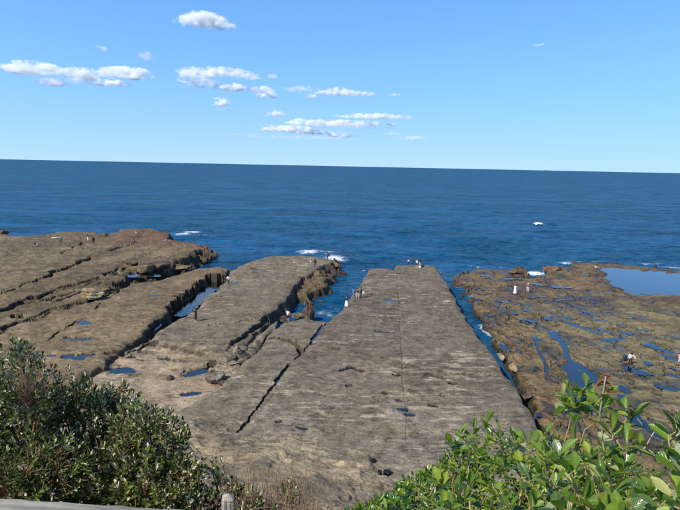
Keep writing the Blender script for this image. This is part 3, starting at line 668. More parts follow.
def person(px, py, level, label, top, bottom, rz=0.0, H=1.68, pose='stand', short=False, shorts=False, skirt=None, shoes=(.05, .05, .05), hair=HAIR, skin=SKIN, hat=None, group='people out on the rocks'):
    x, y = G(px, py, level); z = ground_z(x, y)
    x, y = G(px, py, z)
    off = [(r_ * math.cos(a_), r_ * math.sin(a_)) for r_ in (0, .4, .8, 1.3, 1.9, 2.6) for a_ in np.linspace(0, 6.28, 13)]
    hs = terrain(np.array([x + o_[0] for o_ in off]), np.array([y + o_[1] for o_ in off]))[0]
    good = [i for i in range(len(off)) if abs(hs[i] - level) < .3] or [int(np.argmin(np.abs(hs - level)))]
    x, y, z = x + off[good[0]][0], y + off[good[0]][1], float(hs[good[0]])
    J = {'pelvis': [0, 0, .94], 'waist': [0, 0, 1.09], 'chest': [0, .01, 1.28], 'nb': [0, 0, 1.43], 'neck': [0, .015, 1.49], 'head': [0, .03, 1.595], 'top': [0, .02, 1.67]}
    for s, q in ((-1, 'l'), (1, 'r')):
        J['sh' + q] = [s * .175, 0, 1.40]; J['el' + q] = [s * .235, -.03, 1.13]; J['wr' + q] = [s * .25, .05, .90]; J['pa' + q] = [s * .25, .075, .83]
        J['hip' + q] = [s * .09, 0, .88]; J['kn' + q] = [s * .10, .025, .49]; J['an' + q] = [s * .11, -.01, .085]; J['to' + q] = [s * .135, .14, .035]
    def setj(**k):
        for a, b in k.items(): J[a] = list(b)
    if pose == 'photo':        # both hands up before the face
        setj(ell=(-.22, .12, 1.20), wrl=(-.08, .26, 1.46), pal=(-.05, .27, 1.53), elr=(.22, .12, 1.20), wrr=(.08, .26, 1.46), par=(.05, .27, 1.53), knl=(-.15, .05, .49), anl=(-.2, .05, .085), tol=(-.25, .18, .035), knr=(.15, .0, .49), anr=(.2, -.08, .085), tor=(.25, .06, .035))
    elif pose == 'step':
        setj(knl=(-.1, .16, .50), anl=(-.11, .20, .10), tol=(-.13, .34, .05), knr=(.1, -.03, .50), anr=(.11, -.26, .12), tor=(.13, -.12, .04), ell=(-.24, -.1, 1.15), wrl=(-.26, -.05, .92), pal=(-.26, -.03, .85), elr=(.24, .06, 1.14), wrr=(.25, .2, .96), par=(.25, .23, .89))
    elif pose == 'hips':
        setj(ell=(-.36, -.05, 1.18), wrl=(-.19, .06, 1.02), pal=(-.13, .08, 1.0), elr=(.36, -.05, 1.18), wrr=(.19, .06, 1.02), par=(.13, .08, 1.0))
    elif pose == 'bag':        # stooping a little, one arm out to the side
        setj(chest=(0, .10, 1.24), nb=(0, .16, 1.37), neck=(0, .19, 1.42), head=(0, .24, 1.51), top=(0, .26, 1.585), shl=(-.175, .14, 1.34), shr=(.175, .14, 1.34), ell=(-.33, .16, 1.12), wrl=(-.45, .26, 1.0), pal=(-.5, .29, .97), elr=(.27, .14, 1.1), wrr=(.2, .32, .98), par=(.17, .36, .95), knl=(-.12, .08, .49), anl=(-.16, .06, .085), tol=(-.2, .2, .035), anr=(.14, -.12, .085), tor=(.16, .02, .035))
    elif pose == 'sit':
        for k in ('pelvis', 'waist', 'chest', 'nb', 'neck', 'head', 'top', 'shl', 'shr', 'ell', 'elr', 'hipl', 'hipr'): J[k][2] -= .78
        setj(wrl=(-.18, .3, .38), pal=(-.16, .36, .40), wrr=(.18, .3, .38), par=(.16, .36, .40), knl=(-.12, .42, .42), anl=(-.12, .6, .085), tol=(-.13, .75, .05), knr=(.12, .42, .42), anr=(.12, .6, .085), tor=(.13, .75, .05))
    elif pose == 'point':
        setj(elr=(.30, .22, 1.32), wrr=(.36, .44, 1.36), par=(.37, .5, 1.36))
    RAD = dict(pelvis=.125, waist=.115, chest=.14, nb=.075, neck=.052, head=.098, top=.062)
    for q in 'lr': RAD.update({'sh' + q: .062, 'el' + q: .044, 'wr' + q: .030, 'pa' + q: .036, 'hip' + q: .092, 'kn' + q: .058, 'an' + q: .040, 'to' + q: .034})
    root = empty('person', (x, y, z - .01), rz); root.scale = (H / 1.68,) * 3
    E0 = [('pelvis', 'waist'), ('waist', 'chest'), ('chest', 'nb'), ('nb', 'neck'), ('neck', 'head'), ('head', 'top')]
    for q in 'lr': E0 += [('chest', 'sh' + q), ('sh' + q, 'el' + q), ('el' + q, 'wr' + q), ('wr' + q, 'pa' + q), ('pelvis', 'hip' + q), ('hip' + q, 'kn' + q), ('kn' + q, 'an' + q), ('an' + q, 'to' + q)]
    pts = {k: (tuple(v), RAD[k]) for k, v in J.items()}
    hd = Vector(J['head']); pts['nose'] = (tuple(hd + Vector((0, .115, -.01))), .016); E0 = E0 + [('head', 'nose')]
    for q in 'lr':             # five fingers, a little curled
        p = Vector(J['pa' + q]); d = (p - Vector(J['wr' + q])).normalized(); sd = d.cross(Vector((0, 1, .3))).normalized()
        if sd.length < .1: sd = Vector((1, 0, 0))
        for i, (o_, ln) in enumerate(((-.028, .062), (-.01, .078), (.01, .074), (.027, .058))):
            pts[f'f{q}{i}'] = (tuple(p + sd * o_ + d * ln + Vector((0, .012, 0))), .009); E0.append(('pa' + q, f'f{q}{i}'))
        pts[f't{q}'] = (tuple(p - sd * .05 - d * .005 + Vector((0, .015, 0))), .010); E0.append(('pa' + q, f't{q}'))
    # children: the body, then the clothes over it
    add_obj('body', bake(skin_mesh(pts, E0, 1), skin, 'body'), root)
    g = lambda k, e: (tuple(J[k]), RAD[k] + e)
    tp = {k: g(k, .022) for k in ('waist', 'pelvis', 'chest', 'nb')}; te = [('waist', 'pelvis'), ('waist', 'chest'), ('chest', 'nb')]; tp['nb'] = (tuple(J['nb']), .082)
    for q in 'lr':
        tp['sh' + q] = g('sh' + q, .02); tp['el' + q] = g('el' + q, .022); te += [('chest', 'sh' + q), ('sh' + q, 'el' + q)]
        if short:
            m_ = (Vector(J['sh' + q]) + Vector(J['el' + q])) / 2; tp['el' + q] = (tuple(m_), .068)
        else: tp['wr' + q] = g('wr' + q, .018); te.append(('el' + q, 'wr' + q))
    add_obj('top', bake(skin_mesh(tp, te, 1), cloth(top), 'top'), root)
    if skirt:
        prof = [(.135, 1.08), (.165, .98), (.185, .85), (.20 + skirt * .05, .6), (.22 + skirt * .1, .92 - .8 * skirt)]
        v, f = lathe(prof, wob=.05); me = bpy.data.meshes.new('skirt'); me.from_pydata(v, [], f); me.materials.append(cloth(bottom))
        for p_ in me.polygons: p_.use_smooth = True
        add_obj('skirt', me, root)
    else:
        bp = {k: g(k, .018) for k in ('pelvis', 'waist')}; be = [('pelvis', 'waist')]
        for q in 'lr':
            bp['hip' + q] = g('hip' + q, .018); be.append(('pelvis', 'hip' + q))
            kk = g('kn' + q, .022); bp['kn' + q] = kk; be.append(('hip' + q, 'kn' + q))
            if not shorts:
                a_, k_ = Vector(J['an' + q]), Vector(J['kn' + q]); bp['an' + q] = (tuple(a_ + (k_ - a_) * .08), .058); be.append(('kn' + q, 'an' + q))
            else: a_, k_ = Vector(J['hip' + q]), Vector(J['kn' + q]); bp['kn' + q] = (tuple(a_ + (k_ - a_) * .85), .085)
        add_obj('shorts' if shorts else 'trousers', bake(skin_mesh(bp, be, 1), cloth(bottom), 'trousers'), root)
    for q in 'lr':
        a_, t_ = Vector(J['an' + q]), Vector(J['to' + q]); hl = a_ - (t_ - a_).normalized() * .04; hl.z = t_.z + .01
        add_obj('shoe', bake(skin_mesh({'a': (tuple(hl), .048), 'b': (tuple((hl + t_) / 2 + Vector((0, 0, .008))), .05), 'c': (tuple(t_ + (t_ - a_).normalized() * .02), .04)}, [('a', 'b'), ('b', 'c')], 1), cloth(shoes), 'shoe'), root)
    h0 = Vector(J['head']); hp = {'a': (tuple(h0 + Vector((0, -.035, .02))), .098), 'b': (tuple(Vector(J['top']) + Vector((0, -.015, .005))), .085), 'c': (tuple(h0 + Vector((0, -.06, -.07))), .07)}
    add_obj('hat' if hat else 'hair', bake(skin_mesh(hp, [('a', 'b'), ('a', 'c')], 1), cloth(hat) if hat else hair, 'hair'), root)
    prop(root, label, 'person', group)
    return root
WH, BK, NV, GRY, BEI = (.75, .74, .72), (.018, .018, .02), (.03, .05, .12), (.22, .22, .23), (.45, .37, .27)
person(196,321.6,0,'person in black with pale shoes, hands raised to the face, casting a long shadow',BK,BK,R(150),1.72,'photo',shoes=WH)
person(228.5,285,0,'person in a white jacket and dark trousers on the second shelf',WH,(.04,.05,.05),R(20),1.66,'hips')
person(288,321.5,-.1,'person in a pale tee shirt and dark shorts at the inlet head',(.66,.58,.56),BK,R(-20),1.72,short=True,shorts=True)
person(315,267,0,'person in dark clothes near the seaward tip of the second shelf',(.06,.05,.06),(.05,.05,.07),R(10),1.7,'step')
person(311.5,263.5,0,'person in pale pink sitting beside the dark figure near the shelf tip',(.7,.55,.55),GRY,R(60),1.62,'sit')
person(327.5,260.3,0,'lone person in muted purple at the very tip of the second shelf',(.14,.10,.13),(.09,.08,.11),R(30),1.66)
person(341,309,0,'person in a dark blue top and long white skirt by the inlet edge',NV,WH,R(160),1.62,'photo',skirt=.95,hair=HAIR)
person(353.5,298.4,0,'person in denim blue, left of the trio on the main shelf',(.10,.16,.26),(.08,.12,.2),R(-60),1.7,'step',group='trio on the main shelf')
person(357.5,299,0,'person in beige trousers in the middle of the trio on the main shelf',(.13,.09,.07),BEI,R(170),1.66,'photo',group='trio on the main shelf')
person(361,298.2,0,'person in dark clothes, right of the trio on the main shelf',BK,(.05,.05,.06),R(80),1.72,'hips',group='trio on the main shelf')
person(408.3,265.4,0,'child in a white shirt at the seaward end of the main shelf',WH,(.03,.03,.045),R(10),1.35,short=True,group='people at the end of the main shelf')
person(412.8,265.2,0,'tallest dark figure at the seaward end of the main shelf',(.07,.06,.07),(.03,.04,.07),R(-15),1.78,'point',group='people at the end of the main shelf')
person(416.8,267.6,0,'person in a loose white shirt and shorts at the end of the main shelf',WH,(.05,.05,.06),R(15),1.7,short=True,shorts=True,shoes=WH,group='people at the end of the main shelf')
person(419.6,266.8,0,'person in a dark jacket beside the white shirt at the shelf end',BK,BEI,R(-30),1.66,group='people at the end of the main shelf')
person(515,294,-1.25,'person in a long white dress on the right shelf near the surge gap',WH,WH,R(15),1.68,skirt=.95,hair=HAIR2)
person(527.5,292.2,-1.25,'person in a red brown top and white hat on the right shelf',(.25,.06,.05),(.62,.6,.58),R(-25),1.66,hat=WH)
person(630,364.5,-1.25,'person in a pink and white jacket stooping beside a tide pool',(.78,.62,.58),BK,R(165),1.66,'bag',shoes=WH)
person(679,362.5,-1.25,'small child in pink at the right picture edge',(.75,.30,.34),(.72,.6,.6),R(-160),1.15)
person(61,244,1.1,'person in grey green clothes and pale hat on the far left shelf',(.20,.26,.26),(.05,.09,.10),R(20),1.78,hat=(.6,.55,.48))
person(88,241,1.1,'person in a dark top and white trousers far out on the left shelf',BK,WH,R(-30),1.7)
person(95.5,244,1.1,'dark figure right of the white trousered one on the left shelf',BK,BK,R(40),1.74,'step')
person(35,247,1.1,'person in dark clothes sitting low at the far left',BK,(.5,.48,.46),R(-90),1.7,'sit')

# bags held or set down
def bag(px, py, level, label, c, w=.34, h=.30, d=.2, lift=0.0, cat='bag', name='bag'):
    x, y = G(px, py, level); z = ground_z(x, y) + lift
    r = empty(name, (x, y, z), R(20))
    v, f = lathe([(0.001, 0), (w * .48, .0), (w * .52, h * .15), (w * .5, h * .55), (w * .40, h * .9), (w * .2, h), (.001, h * 1.0)], 16, sy=d / w, wob=.03)
    me = bpy.data.meshes.new('pouch'); me.from_pydata(v, [], f); me.materials.append(cloth(c)); add_obj('pouch', me, r)
    pts = {str(i): ((w * .28 * math.cos(math.pi * i / 6), 0, h * .93 + .14 * math.sin(math.pi * i / 6)), .014) for i in range(7)}
    add_obj('strap', bake(skin_mesh(pts, [(str(i), str(i + 1)) for i in range(6)], 1), cloth((.05, .05, .05)), 'strap'), r)
    prop(r, label, cat)
bag(420,268.2,0,'white bag set down at the feet of the group at the shelf end',WH,.5,.35,.3)
bag(422.5,267.6,0,'black bag right of the white bag at the shelf end',BK,.6,.4,.35)
bag(363.5,296.6,0,'white tote bag beside the trio on the main shelf',WH,.35,.4,.15,.45)
bag(624.5,359.5,-1.25,'navy blue bag hanging beside the stooping person in pink and white',(.025,.04,.10),.62,.5,.35,.35)
bag(55,237.5,1.2,'pale cloth spread on the far left shelf beside the hatted person',(.45,.38,.3),1.6,.25,1.0,0,'cloth','cloth_bundle')

# gulls and a ship
GULLM = plain('gull white', (.78, .78, .77), .8, .08); GULLG = plain('gull grey', (.3, .31, .33), .8, .1); BEAK = plain('beak', (.5, .15, .03), .5, .1)
def gull(px, py, level, label, rz, s=1.0):
    x, y = G(px, py, level); z = ground_z(x, y) if level > -2 else level
    r = empty('gull', (x, y, z), rz); r.scale = (s,) * 3
    add_obj('body', bake(skin_mesh({'a': ((0, -.22, .17), .02), 'b': ((0, -.08, .19), .075), 'c': ((0, .07, .22), .085), 'd': ((0, .14, .31), .045), 'e': ((0, .16, .36), .05)}, [('a', 'b'), ('b', 'c'), ('c', 'd'), ('d', 'e')], 1), GULLM, 'body'), r)
    for q in (-1, 1):
        add_obj('wing', bake(skin_mesh({'a': ((q * .075, .08, .24), .03), 'b': ((q * .085, -.08, .23), .04), 'c': ((q * .03, -.30, .19), .012)}, [('a', 'b'), ('b', 'c')], 1), GULLG, 'wing'), r)
        add_obj('leg', bake(skin_mesh({'a': ((q * .035, .0, .14), .009), 'b': ((q * .035, .01, .01), .007), 'c': ((q * .04, .06, .006), .008)}, [('a', 'b'), ('b', 'c')], 1), BEAK, 'leg'), r)
    add_obj('beak', bake(skin_mesh({'a': ((0, .20, .36), .014), 'b': ((0, .26, .35), .006)}, [('a', 'b')], 1), BEAK, 'beak'), r)
    prop(r, label, 'gull', 'gulls on the rocks')
gull(136,234,1.0,'white gull on the reddish outer rocks, nearer the skyline',R(40),1.5)
gull(165,241,.8,'white gull lower down at the right end of the reddish rocks',R(-60),1.5)
gull(596,268.5,-1.2,'white gull standing at the corner of the lagoon',R(70),1.6)
gull(171,330,-.3,'hidden',0) if False else None

def ship():
    d = np.array(ray(547.5, 171.2)); dist = 16000.0; d = d / d[1] * dist
    r = empty('cargo_ship', (d[0], dist, SEA), 0.2)
    hullm = plain('hull paint', (.05, .06, .08), .6, .1, .02); supm = plain('superstructure paint', (.5, .5, .5), .6, .1, .02)
    L, B, D = 210.0, 32.0, 16.0
    st = [(-.5, .7), (-.45, .95), (-.2, 1), (.3, 1), (.42, .75), (.5, .02)]
    v = []; f = []
    for t, w in st: v += [(t * L, -w * B / 2, D), (t * L * .97, -w * B / 2 * .8, 0), (t * L * .97, w * B / 2 * .8, 0), (t * L, w * B / 2, D)]
    for i in range(len(st) - 1):
        for k in range(4): f.append((i * 4 + k, i * 4 + (k + 1) % 4, (i + 1) * 4 + (k + 1) % 4, (i + 1) * 4 + k))
    f += [(0, 1, 2, 3), tuple(len(v) - 4 + k for k in (3, 2, 1, 0))]
    me = bpy.data.meshes.new('hull'); me.from_pydata(v, [], f); me.materials.append(hullm); add_obj('hull', me, r)
    def box(name, x0, x1, y0, y1, z0, z1, m):
        me = bpy.data.meshes.new(name); me.from_pydata([(a, b_, c) for a in (x0, x1) for b_ in (y0, y1) for c in (z0, z1)], [], [(0, 1, 3, 2), (4, 6, 7, 5), (0, 4, 5, 1), (2, 3, 7, 6), (0, 2, 6, 4), (1, 5, 7, 3)]); me.materials.append(m); add_obj(name, me, r)
    box('deckhouse', -92, -72, -13, 13, D, D + 20, supm); box('bridge', -88, -74, -16, 16, D + 20.2, D + 24, supm); box('funnel', -98, -93, -4, 4, D, D + 22, hullm)
    for k in range(5): box('hatch', -60 + k * 28, -40 + k * 28, -10, 10, D, D + 3, hullm)
    prop(r, 'tiny dark cargo ship on the horizon right of centre', 'ship')
ship()

# a wave breaking alone on open water
def breaker():
    x0, y0 = G(538, 225, SEA); nu, nv = 110, 60
    a, b_ = np.meshgrid(np.linspace(-1, 1, nu), np.linspace(-1, 1, nv)); a, b_ = a.ravel(), b_.ravel()
    n = fbm(a * 3.2 + 5, b_ * 2.6, 3, 4); env = np.clip(1 - (a * .9 + .1) ** 2, 0, 1) * np.clip(1 - b_ * b_, 0, 1) ** .5
    z = env * (.55 - .2 * a + .35 * n) - .06; v = np.stack([a * 2.2 + .5 * b_, b_ * 2.0 - .5 * a, z], 1)
    f = grid_faces(nv, nu); keep = (env * 1.3 + n * .9 - .35 - .25 * a)[f].min(1) > .18; used, ff = compact(v, f[keep])
    me = np_mesh('breaking_wave', v[used], ff, plain('foam', (.80, .83, .85), .9, .12, 3), True)
    prop(add_obj('breaking_wave', me, loc=(x0, y0 - 1.5, SEA + .45)), 'small white wave breaking alone on the open sea', 'wave')
breaker()

# ------------------------------------------------------------------ timber rail and post
def timber():
    m, nt, b = new_mat('weathered timber'); v = mapped(nt, (3, 60, 60)); n = noise(nt, 1, 6, .65, v); v2 = mapped(nt, (2, 2, 2)); n2 = noise(nt, 3, 4, .6, v2)
    c = ramp(nt, n, [(.3, (.10, .09, .075)), (.55, (.25, .235, .20)), (.75, (.36, .34, .29))])
    nt.links.new(mixc(nt, c, ramp(nt, n2, [(.3, (.75, .73, .7)), (.7, (1.1, 1.1, 1.08))]), .7, 'MULTIPLY'), b.inputs['Base Color'])
    b.inputs['Roughness'].default_value = .85; nt.links.new(bump(nt, n, .004, .8), b.inputs['Normal']); return m
TIMBER = timber()
def plank(name, a, b, w, t, parent, mat=TIMBER, seg=24, seed=0):
    # a board from a to b, faintly bowed, edges eased
    a, b = Vector(a), Vector(b); d = (b - a); L = d.length; q = d.to_track_quat('X', 'Z')
    prof = [(-w/2, -t/2 + .004), (-w/2 + .004, -t/2), (w/2 - .004, -t/2), (w/2, -t/2 + .004), (w/2, t/2 - .006), (w/2 - .008, t/2), (-w/2 + .008, t/2), (-w/2, t/2 - .006)]
    v = []; f = []; n = len(prof)
    for i in range(seg + 1):
        x = L * i / seg; wb = .0015 * math.sin(i * 1.7 + seed)
        for k, (py_, pz_) in enumerate(prof): v.append((x, py_ + wb, pz_ + .0012 * math.sin(i * 2.9 + k)))
    for i in range(seg):
        for k in range(n): f.append((i * n + k, (i + 1) * n + k, (i + 1) * n + (k + 1) % n, i * n + (k + 1) % n))
    f += [tuple(range(n)), tuple(seg * n + k for k in reversed(range(n)))]
    me = bpy.data.meshes.new(name); me.from_pydata(v, [], f); me.materials.append(mat)
    o = add_obj(name, me, parent); o.rotation_mode = 'QUATERNION'; o.rotation_quaternion = q; o.location = a
    return o
rail = empty('lookout_rail', (-.4, 1.05, 18.2))
def rel(p): return Vector(p) - Vector((-.4, 1.05, 18.2))
ra, rb = P(-60, 511.5, 1.12), P(300, 536, 1.02)
plank('top_board', rel(ra), rel(rb), .085, .038, rail)
for t in (.08, .92):
    p = ra.lerp(rb, t); plank('rail_post', rel((p.x, p.y, 17.4)), rel((p.x, p.y, p.z - .022)), .07, .07, rail, seg=6)
prop(rail, 'weathered grey timber rail along the bottom left picture edge', 'railing')

def post():
    w = .046; tip = P(228, 493.8, 3.4); h = 2.0; v = []; f = []
    r = empty('timber_post', (tip.x, tip.y, tip.z - h), R(8))
    n = 28                                              # a squared post with weather-split edges and a four-way chamfered head
    ring = []
    for k in range(n):
        a = 2 * math.pi * (k + .5) / n; m_ = max(abs(math.cos(a)), abs(math.sin(a))); q = min(1 / m_, 1.28)
        split = .90 if k in (2, 9, 17, 20, 23) else 1.0
        ring.append((math.cos(a) * q * w * split, math.sin(a) * q * w * split))
    lev = [(0, 1), (h * .5, 1.0), (h - .062, 1), (h - .050, .985), (h - .046, .86), (h - .040, .98), (h - .030, .95), (h - .012, .45), (h, .12)]
    for z, s in lev:
        for (a, b_) in ring: v.append((a * s, b_ * s, z))
    for i in range(len(lev) - 1):
        for k in range(n): f.append((i * n + k, i * n + (k + 1) % n, (i + 1) * n + (k + 1) % n, (i + 1) * n + k))
    f.append(tuple((len(lev) - 1) * n + k for k in range(n)))
    m, nt, b = new_mat('split post timber'); vv = mapped(nt, (60, 60, 3)); nn = noise(nt, 1, 5, .65, vv)
    nt.links.new(ramp(nt, nn, [(.32, (.10, .085, .07)), (.5, (.30, .265, .215)), (.7, (.42, .38, .32))]), b.inputs['Base Color']); b.inputs['Roughness'].default_value = .9
    nt.links.new(bump(nt, nn, .006, 1), b.inputs['Normal'])
    me = bpy.data.meshes.new('shaft'); me.from_pydata(v, [], f); me.materials.append(m); add_obj('shaft', me, r)
    prop(r, 'split grey timber post with a pointed head among the left bushes', 'post')
post()

# ------------------------------------------------------------------ shrubs
def leaf_mat(name, c, rough=.45, trans=.25, var=.3, spec=.5):
    m, nt, b = new_mat(name); oi = N(nt, 'ShaderNodeObjectInfo'); v = mapped(nt); n = noise(nt, 9, 3, .6, v)
    lo = tuple(q * (1 - var) for q in c); hi = tuple(min(1, q * (1 + var)) for q in c)
    cc = ramp(nt, n, [(.3, lo), (.7, hi)])
    cc = mixc(nt, cc, ramp(nt, oi.outputs['Random'], [(0, (.72, .80, .7)), (.6, (1.05, 1.02, 1)), (1, (1.45, 1.22, .9))]), 1.0, 'MULTIPLY')
    nt.links.new(cc, b.inputs['Base Color']); b.inputs['Roughness'].default_value = rough; b.inputs['Specular IOR Level'].default_value = spec
    tr = N(nt, 'ShaderNodeBsdfTranslucent'); mx = N(nt, 'ShaderNodeMixShader'); mx.inputs[0].default_value = trans
    nt.links.new(mixc(nt, cc, (1.3, 1.35, .55), 1.0, 'MULTIPLY'), tr.inputs[0]); out = nt.nodes['Material Output']
    nt.links.new(b.outputs[0], mx.inputs[1]); nt.links.new(tr.outputs[0], mx.inputs[2]); nt.links.new(mx.outputs[0], out.inputs[0])
    return m
L_DARK = leaf_mat('banksia leaf', (.034, .052, .012), .55, .12, .35, .15); L_MID = leaf_mat('banksia leaf mid', (.11, .155, .026), .55, .2, .35, .15)
L_NEW = leaf_mat('banksia new leaf', (.24, .30, .045), .5, .3, .3, .2); L_UND = leaf_mat('banksia leaf underside', (.60, .55, .40), .85, .1, .2, .1); L_DRY = leaf_mat('dry leaf', (.24, .15, .075), .8, .15)
BARK = plain('bark', (.27, .155, .085), .9, .35, 20); TWIG = plain('grey twig', (.30, .25, .19), .9, .3, 25); DRYM = plain('dry stalk', (.30, .185, .11), .9, .3, 14)

def tubes(paths, nside=5):
    V = []; F = []; base = 0
    for pts, r0, r1 in paths:
        pts = [Vector(p) for p in pts]; n = len(pts)
        for i, p in enumerate(pts):
            t = (pts[min(i + 1, n - 1)] - pts[max(i - 1, 0)]).normalized(); a = t.cross(Vector((.31, .22, .93)))
            if a.length < 1e-3: a = t.cross(Vector((1, 0, 0)))
            a.normalize(); b = t.cross(a); r = r0 + (r1 - r0) * i / (n - 1)
            for k in range(nside):
                an = 2 * math.pi * k / nside; V.append(p + a * (r * math.cos(an)) + b * (r * math.sin(an)))
        for i in range(n - 1):
            for k in range(nside): F.append((base + i * nside + k, base + i * nside + (k + 1) % nside, base + (i + 1) * nside + (k + 1) % nside, base + (i + 1) * nside + k))
        base += n * nside
    return np.array(V), np.array(F)
def bez(a, b, sag=(0, 0, .1), n=6, jit=.0):
    a, b = Vector(a), Vector(b); m = (a + b) / 2 + Vector(sag); out = []
    for i in range(n):
        t = i / (n - 1); p = a * (1 - t) ** 2 + m * 2 * t * (1 - t) + b * t * t
        if 0 < i < n - 1 and jit: p = p + Vector((random.uniform(-jit, jit), random.uniform(-jit, jit), random.uniform(-jit, jit)))
        out.append(p)
    return out
# a leaf lies along +Y, faces +Z
LS_V = np.array([(0, 0, 0), (-.5, .62, .06), (0, .60, -.02), (.5, .62, .06), (0, 1, .03)]); LS_F = np.array([(0, 2, 1), (0, 3, 2), (1, 2, 4), (2, 3, 4)])
def leaf_sheet(widths, fold=.10, curl=.12):
    v = []; f = []; n = len(widths)
    for i, w in enumerate(widths):
        t = i / (n - 1); zc = -curl * t * t
        v += [(-w, t, zc + fold * w * 1.2), (-w * .5, t, zc + fold * w * .35), (0, t, zc - .01), (w * .5, t, zc + fold * w * .35), (w, t, zc + fold * w * 1.2)]
    for i in range(n - 1):
        for k in range(4): f.append((i * 5 + k, i * 5 + k + 1, (i + 1) * 5 + k + 1, (i + 1) * 5 + k))
    return np.array(v), np.array(f)
def frames(axis, normal):
    axis = axis / np.linalg.norm(axis, axis=1, keepdims=True)
    side = np.cross(axis, normal); side /= np.maximum(np.linalg.norm(side, axis=1, keepdims=True), 1e-6)
    nr = np.cross(side, axis); return np.stack([side, axis, nr], -1)          # columns
def rosettes(tips, dirs, per, ang, length, width, back=.12):
    pos, ax, nr = [], [], []; global TIP_ID; TIP_ID = []
    for ti, (p, d) in enumerate(zip(tips, dirs)):
        d = d / np.linalg.norm(d); a = np.cross(d, [.3, .2, .9]); a /= np.linalg.norm(a); b = np.cross(d, a)
        n = RNG.integers(per[0], per[1] + 1); ph = RNG.uniform(0, 6.28)
        TIP_ID += [ti] * n
        for k in range(n):
            an = ph + k * 2.4; rad = a * math.cos(an) + b * math.sin(an); u = k / max(n - 1, 1)
            th = R(ang[0] + (ang[1] - ang[0]) * (1 - u) + RNG.uniform(-14, 14))
            pos.append(p - d * back * (1 - u)); x = d * math.cos(th) + rad * math.sin(th); ax.append(x); nr.append(d * math.sin(th) - rad * math.cos(th) + RNG.normal(0, .25, 3))
    pos, ax, nr = np.array(pos), np.array(ax), np.array(nr)
    return pos, frames(ax, nr), RNG.uniform(*length, len(pos)), RNG.uniform(*width, len(pos))
def leaf_cloud(tv, tf, pos, fr, ln, wd, shift=0.0):
    loc = tv[None] * np.stack([wd, ln, ln], -1)[:, None, :]; loc = loc + np.array([0, 0, shift])
    v = np.einsum('nij,nkj->nki', fr, loc) + pos[:, None, :]
    f = tf[None] + (np.arange(len(pos)) * len(tv))[:, None, None]
    return v.reshape(-1, 3), f.reshape(-1, tf.shape[1])

def shrub_frame(name, root, tips, bark, thick=.03, nl=7, twig=.004):
    """limbs from the root to the middle of the crown, twigs from limbs to every leafy tip"""
    tips = np.array(tips); c = tips.mean(0)
    limbs = []; nodes = []
    order = np.argsort(np.arctan2(tips[:, 1] - c[1], tips[:, 0] - c[0]) + RNG.uniform(-.2, .2, len(tips)))
    for g in np.array_split(order, nl):
        if not len(g): continue
        m = tips[g].mean(0) * .72 + np.array(root) * .28; m += RNG.normal(0, .08, 3)
        pts = bez(root, m, RNG.normal(0, .18, 3), 8, .02); limbs.append((pts, thick, thick * .45)); nodes += [(np.array(p), thick * .4) for p in pts[3:]]
        for s in np.array_split(g, max(1, len(g) // 14)):
            e = tips[s].mean(0) * .9 + m * .1; q = bez(m, e, RNG.normal(0, .09, 3), 6, .015); limbs.append((q, thick * .45, thick * .2)); nodes += [(np.array(p), thick * .2) for p in q[1:]]
    na = np.array([n[0] for n in nodes]); tw = []; dirs = []
    for p in tips:
        d2 = ((na - p) ** 2).sum(1) + np.maximum(0, na[:, 2] - p[2] + .02) * .5; b = na[np.argmin(d2)]
        q = bez(b, p, RNG.normal(0, .05, 3) + np.array([0, 0, -.03]), 5, .006); tw.append((q, twig, twig * .5)); dirs.append(np.array(q[-1] - q[-2]) + np.array([0, 0, .02]))
    v1, f1 = tubes(limbs, 6); v2, f2 = tubes(tw, 4)
    return np_mesh(name, np.concatenate([v1, v2]), np.concatenate([f1, f2 + len(v1)]), bark, True), np.array(dirs)

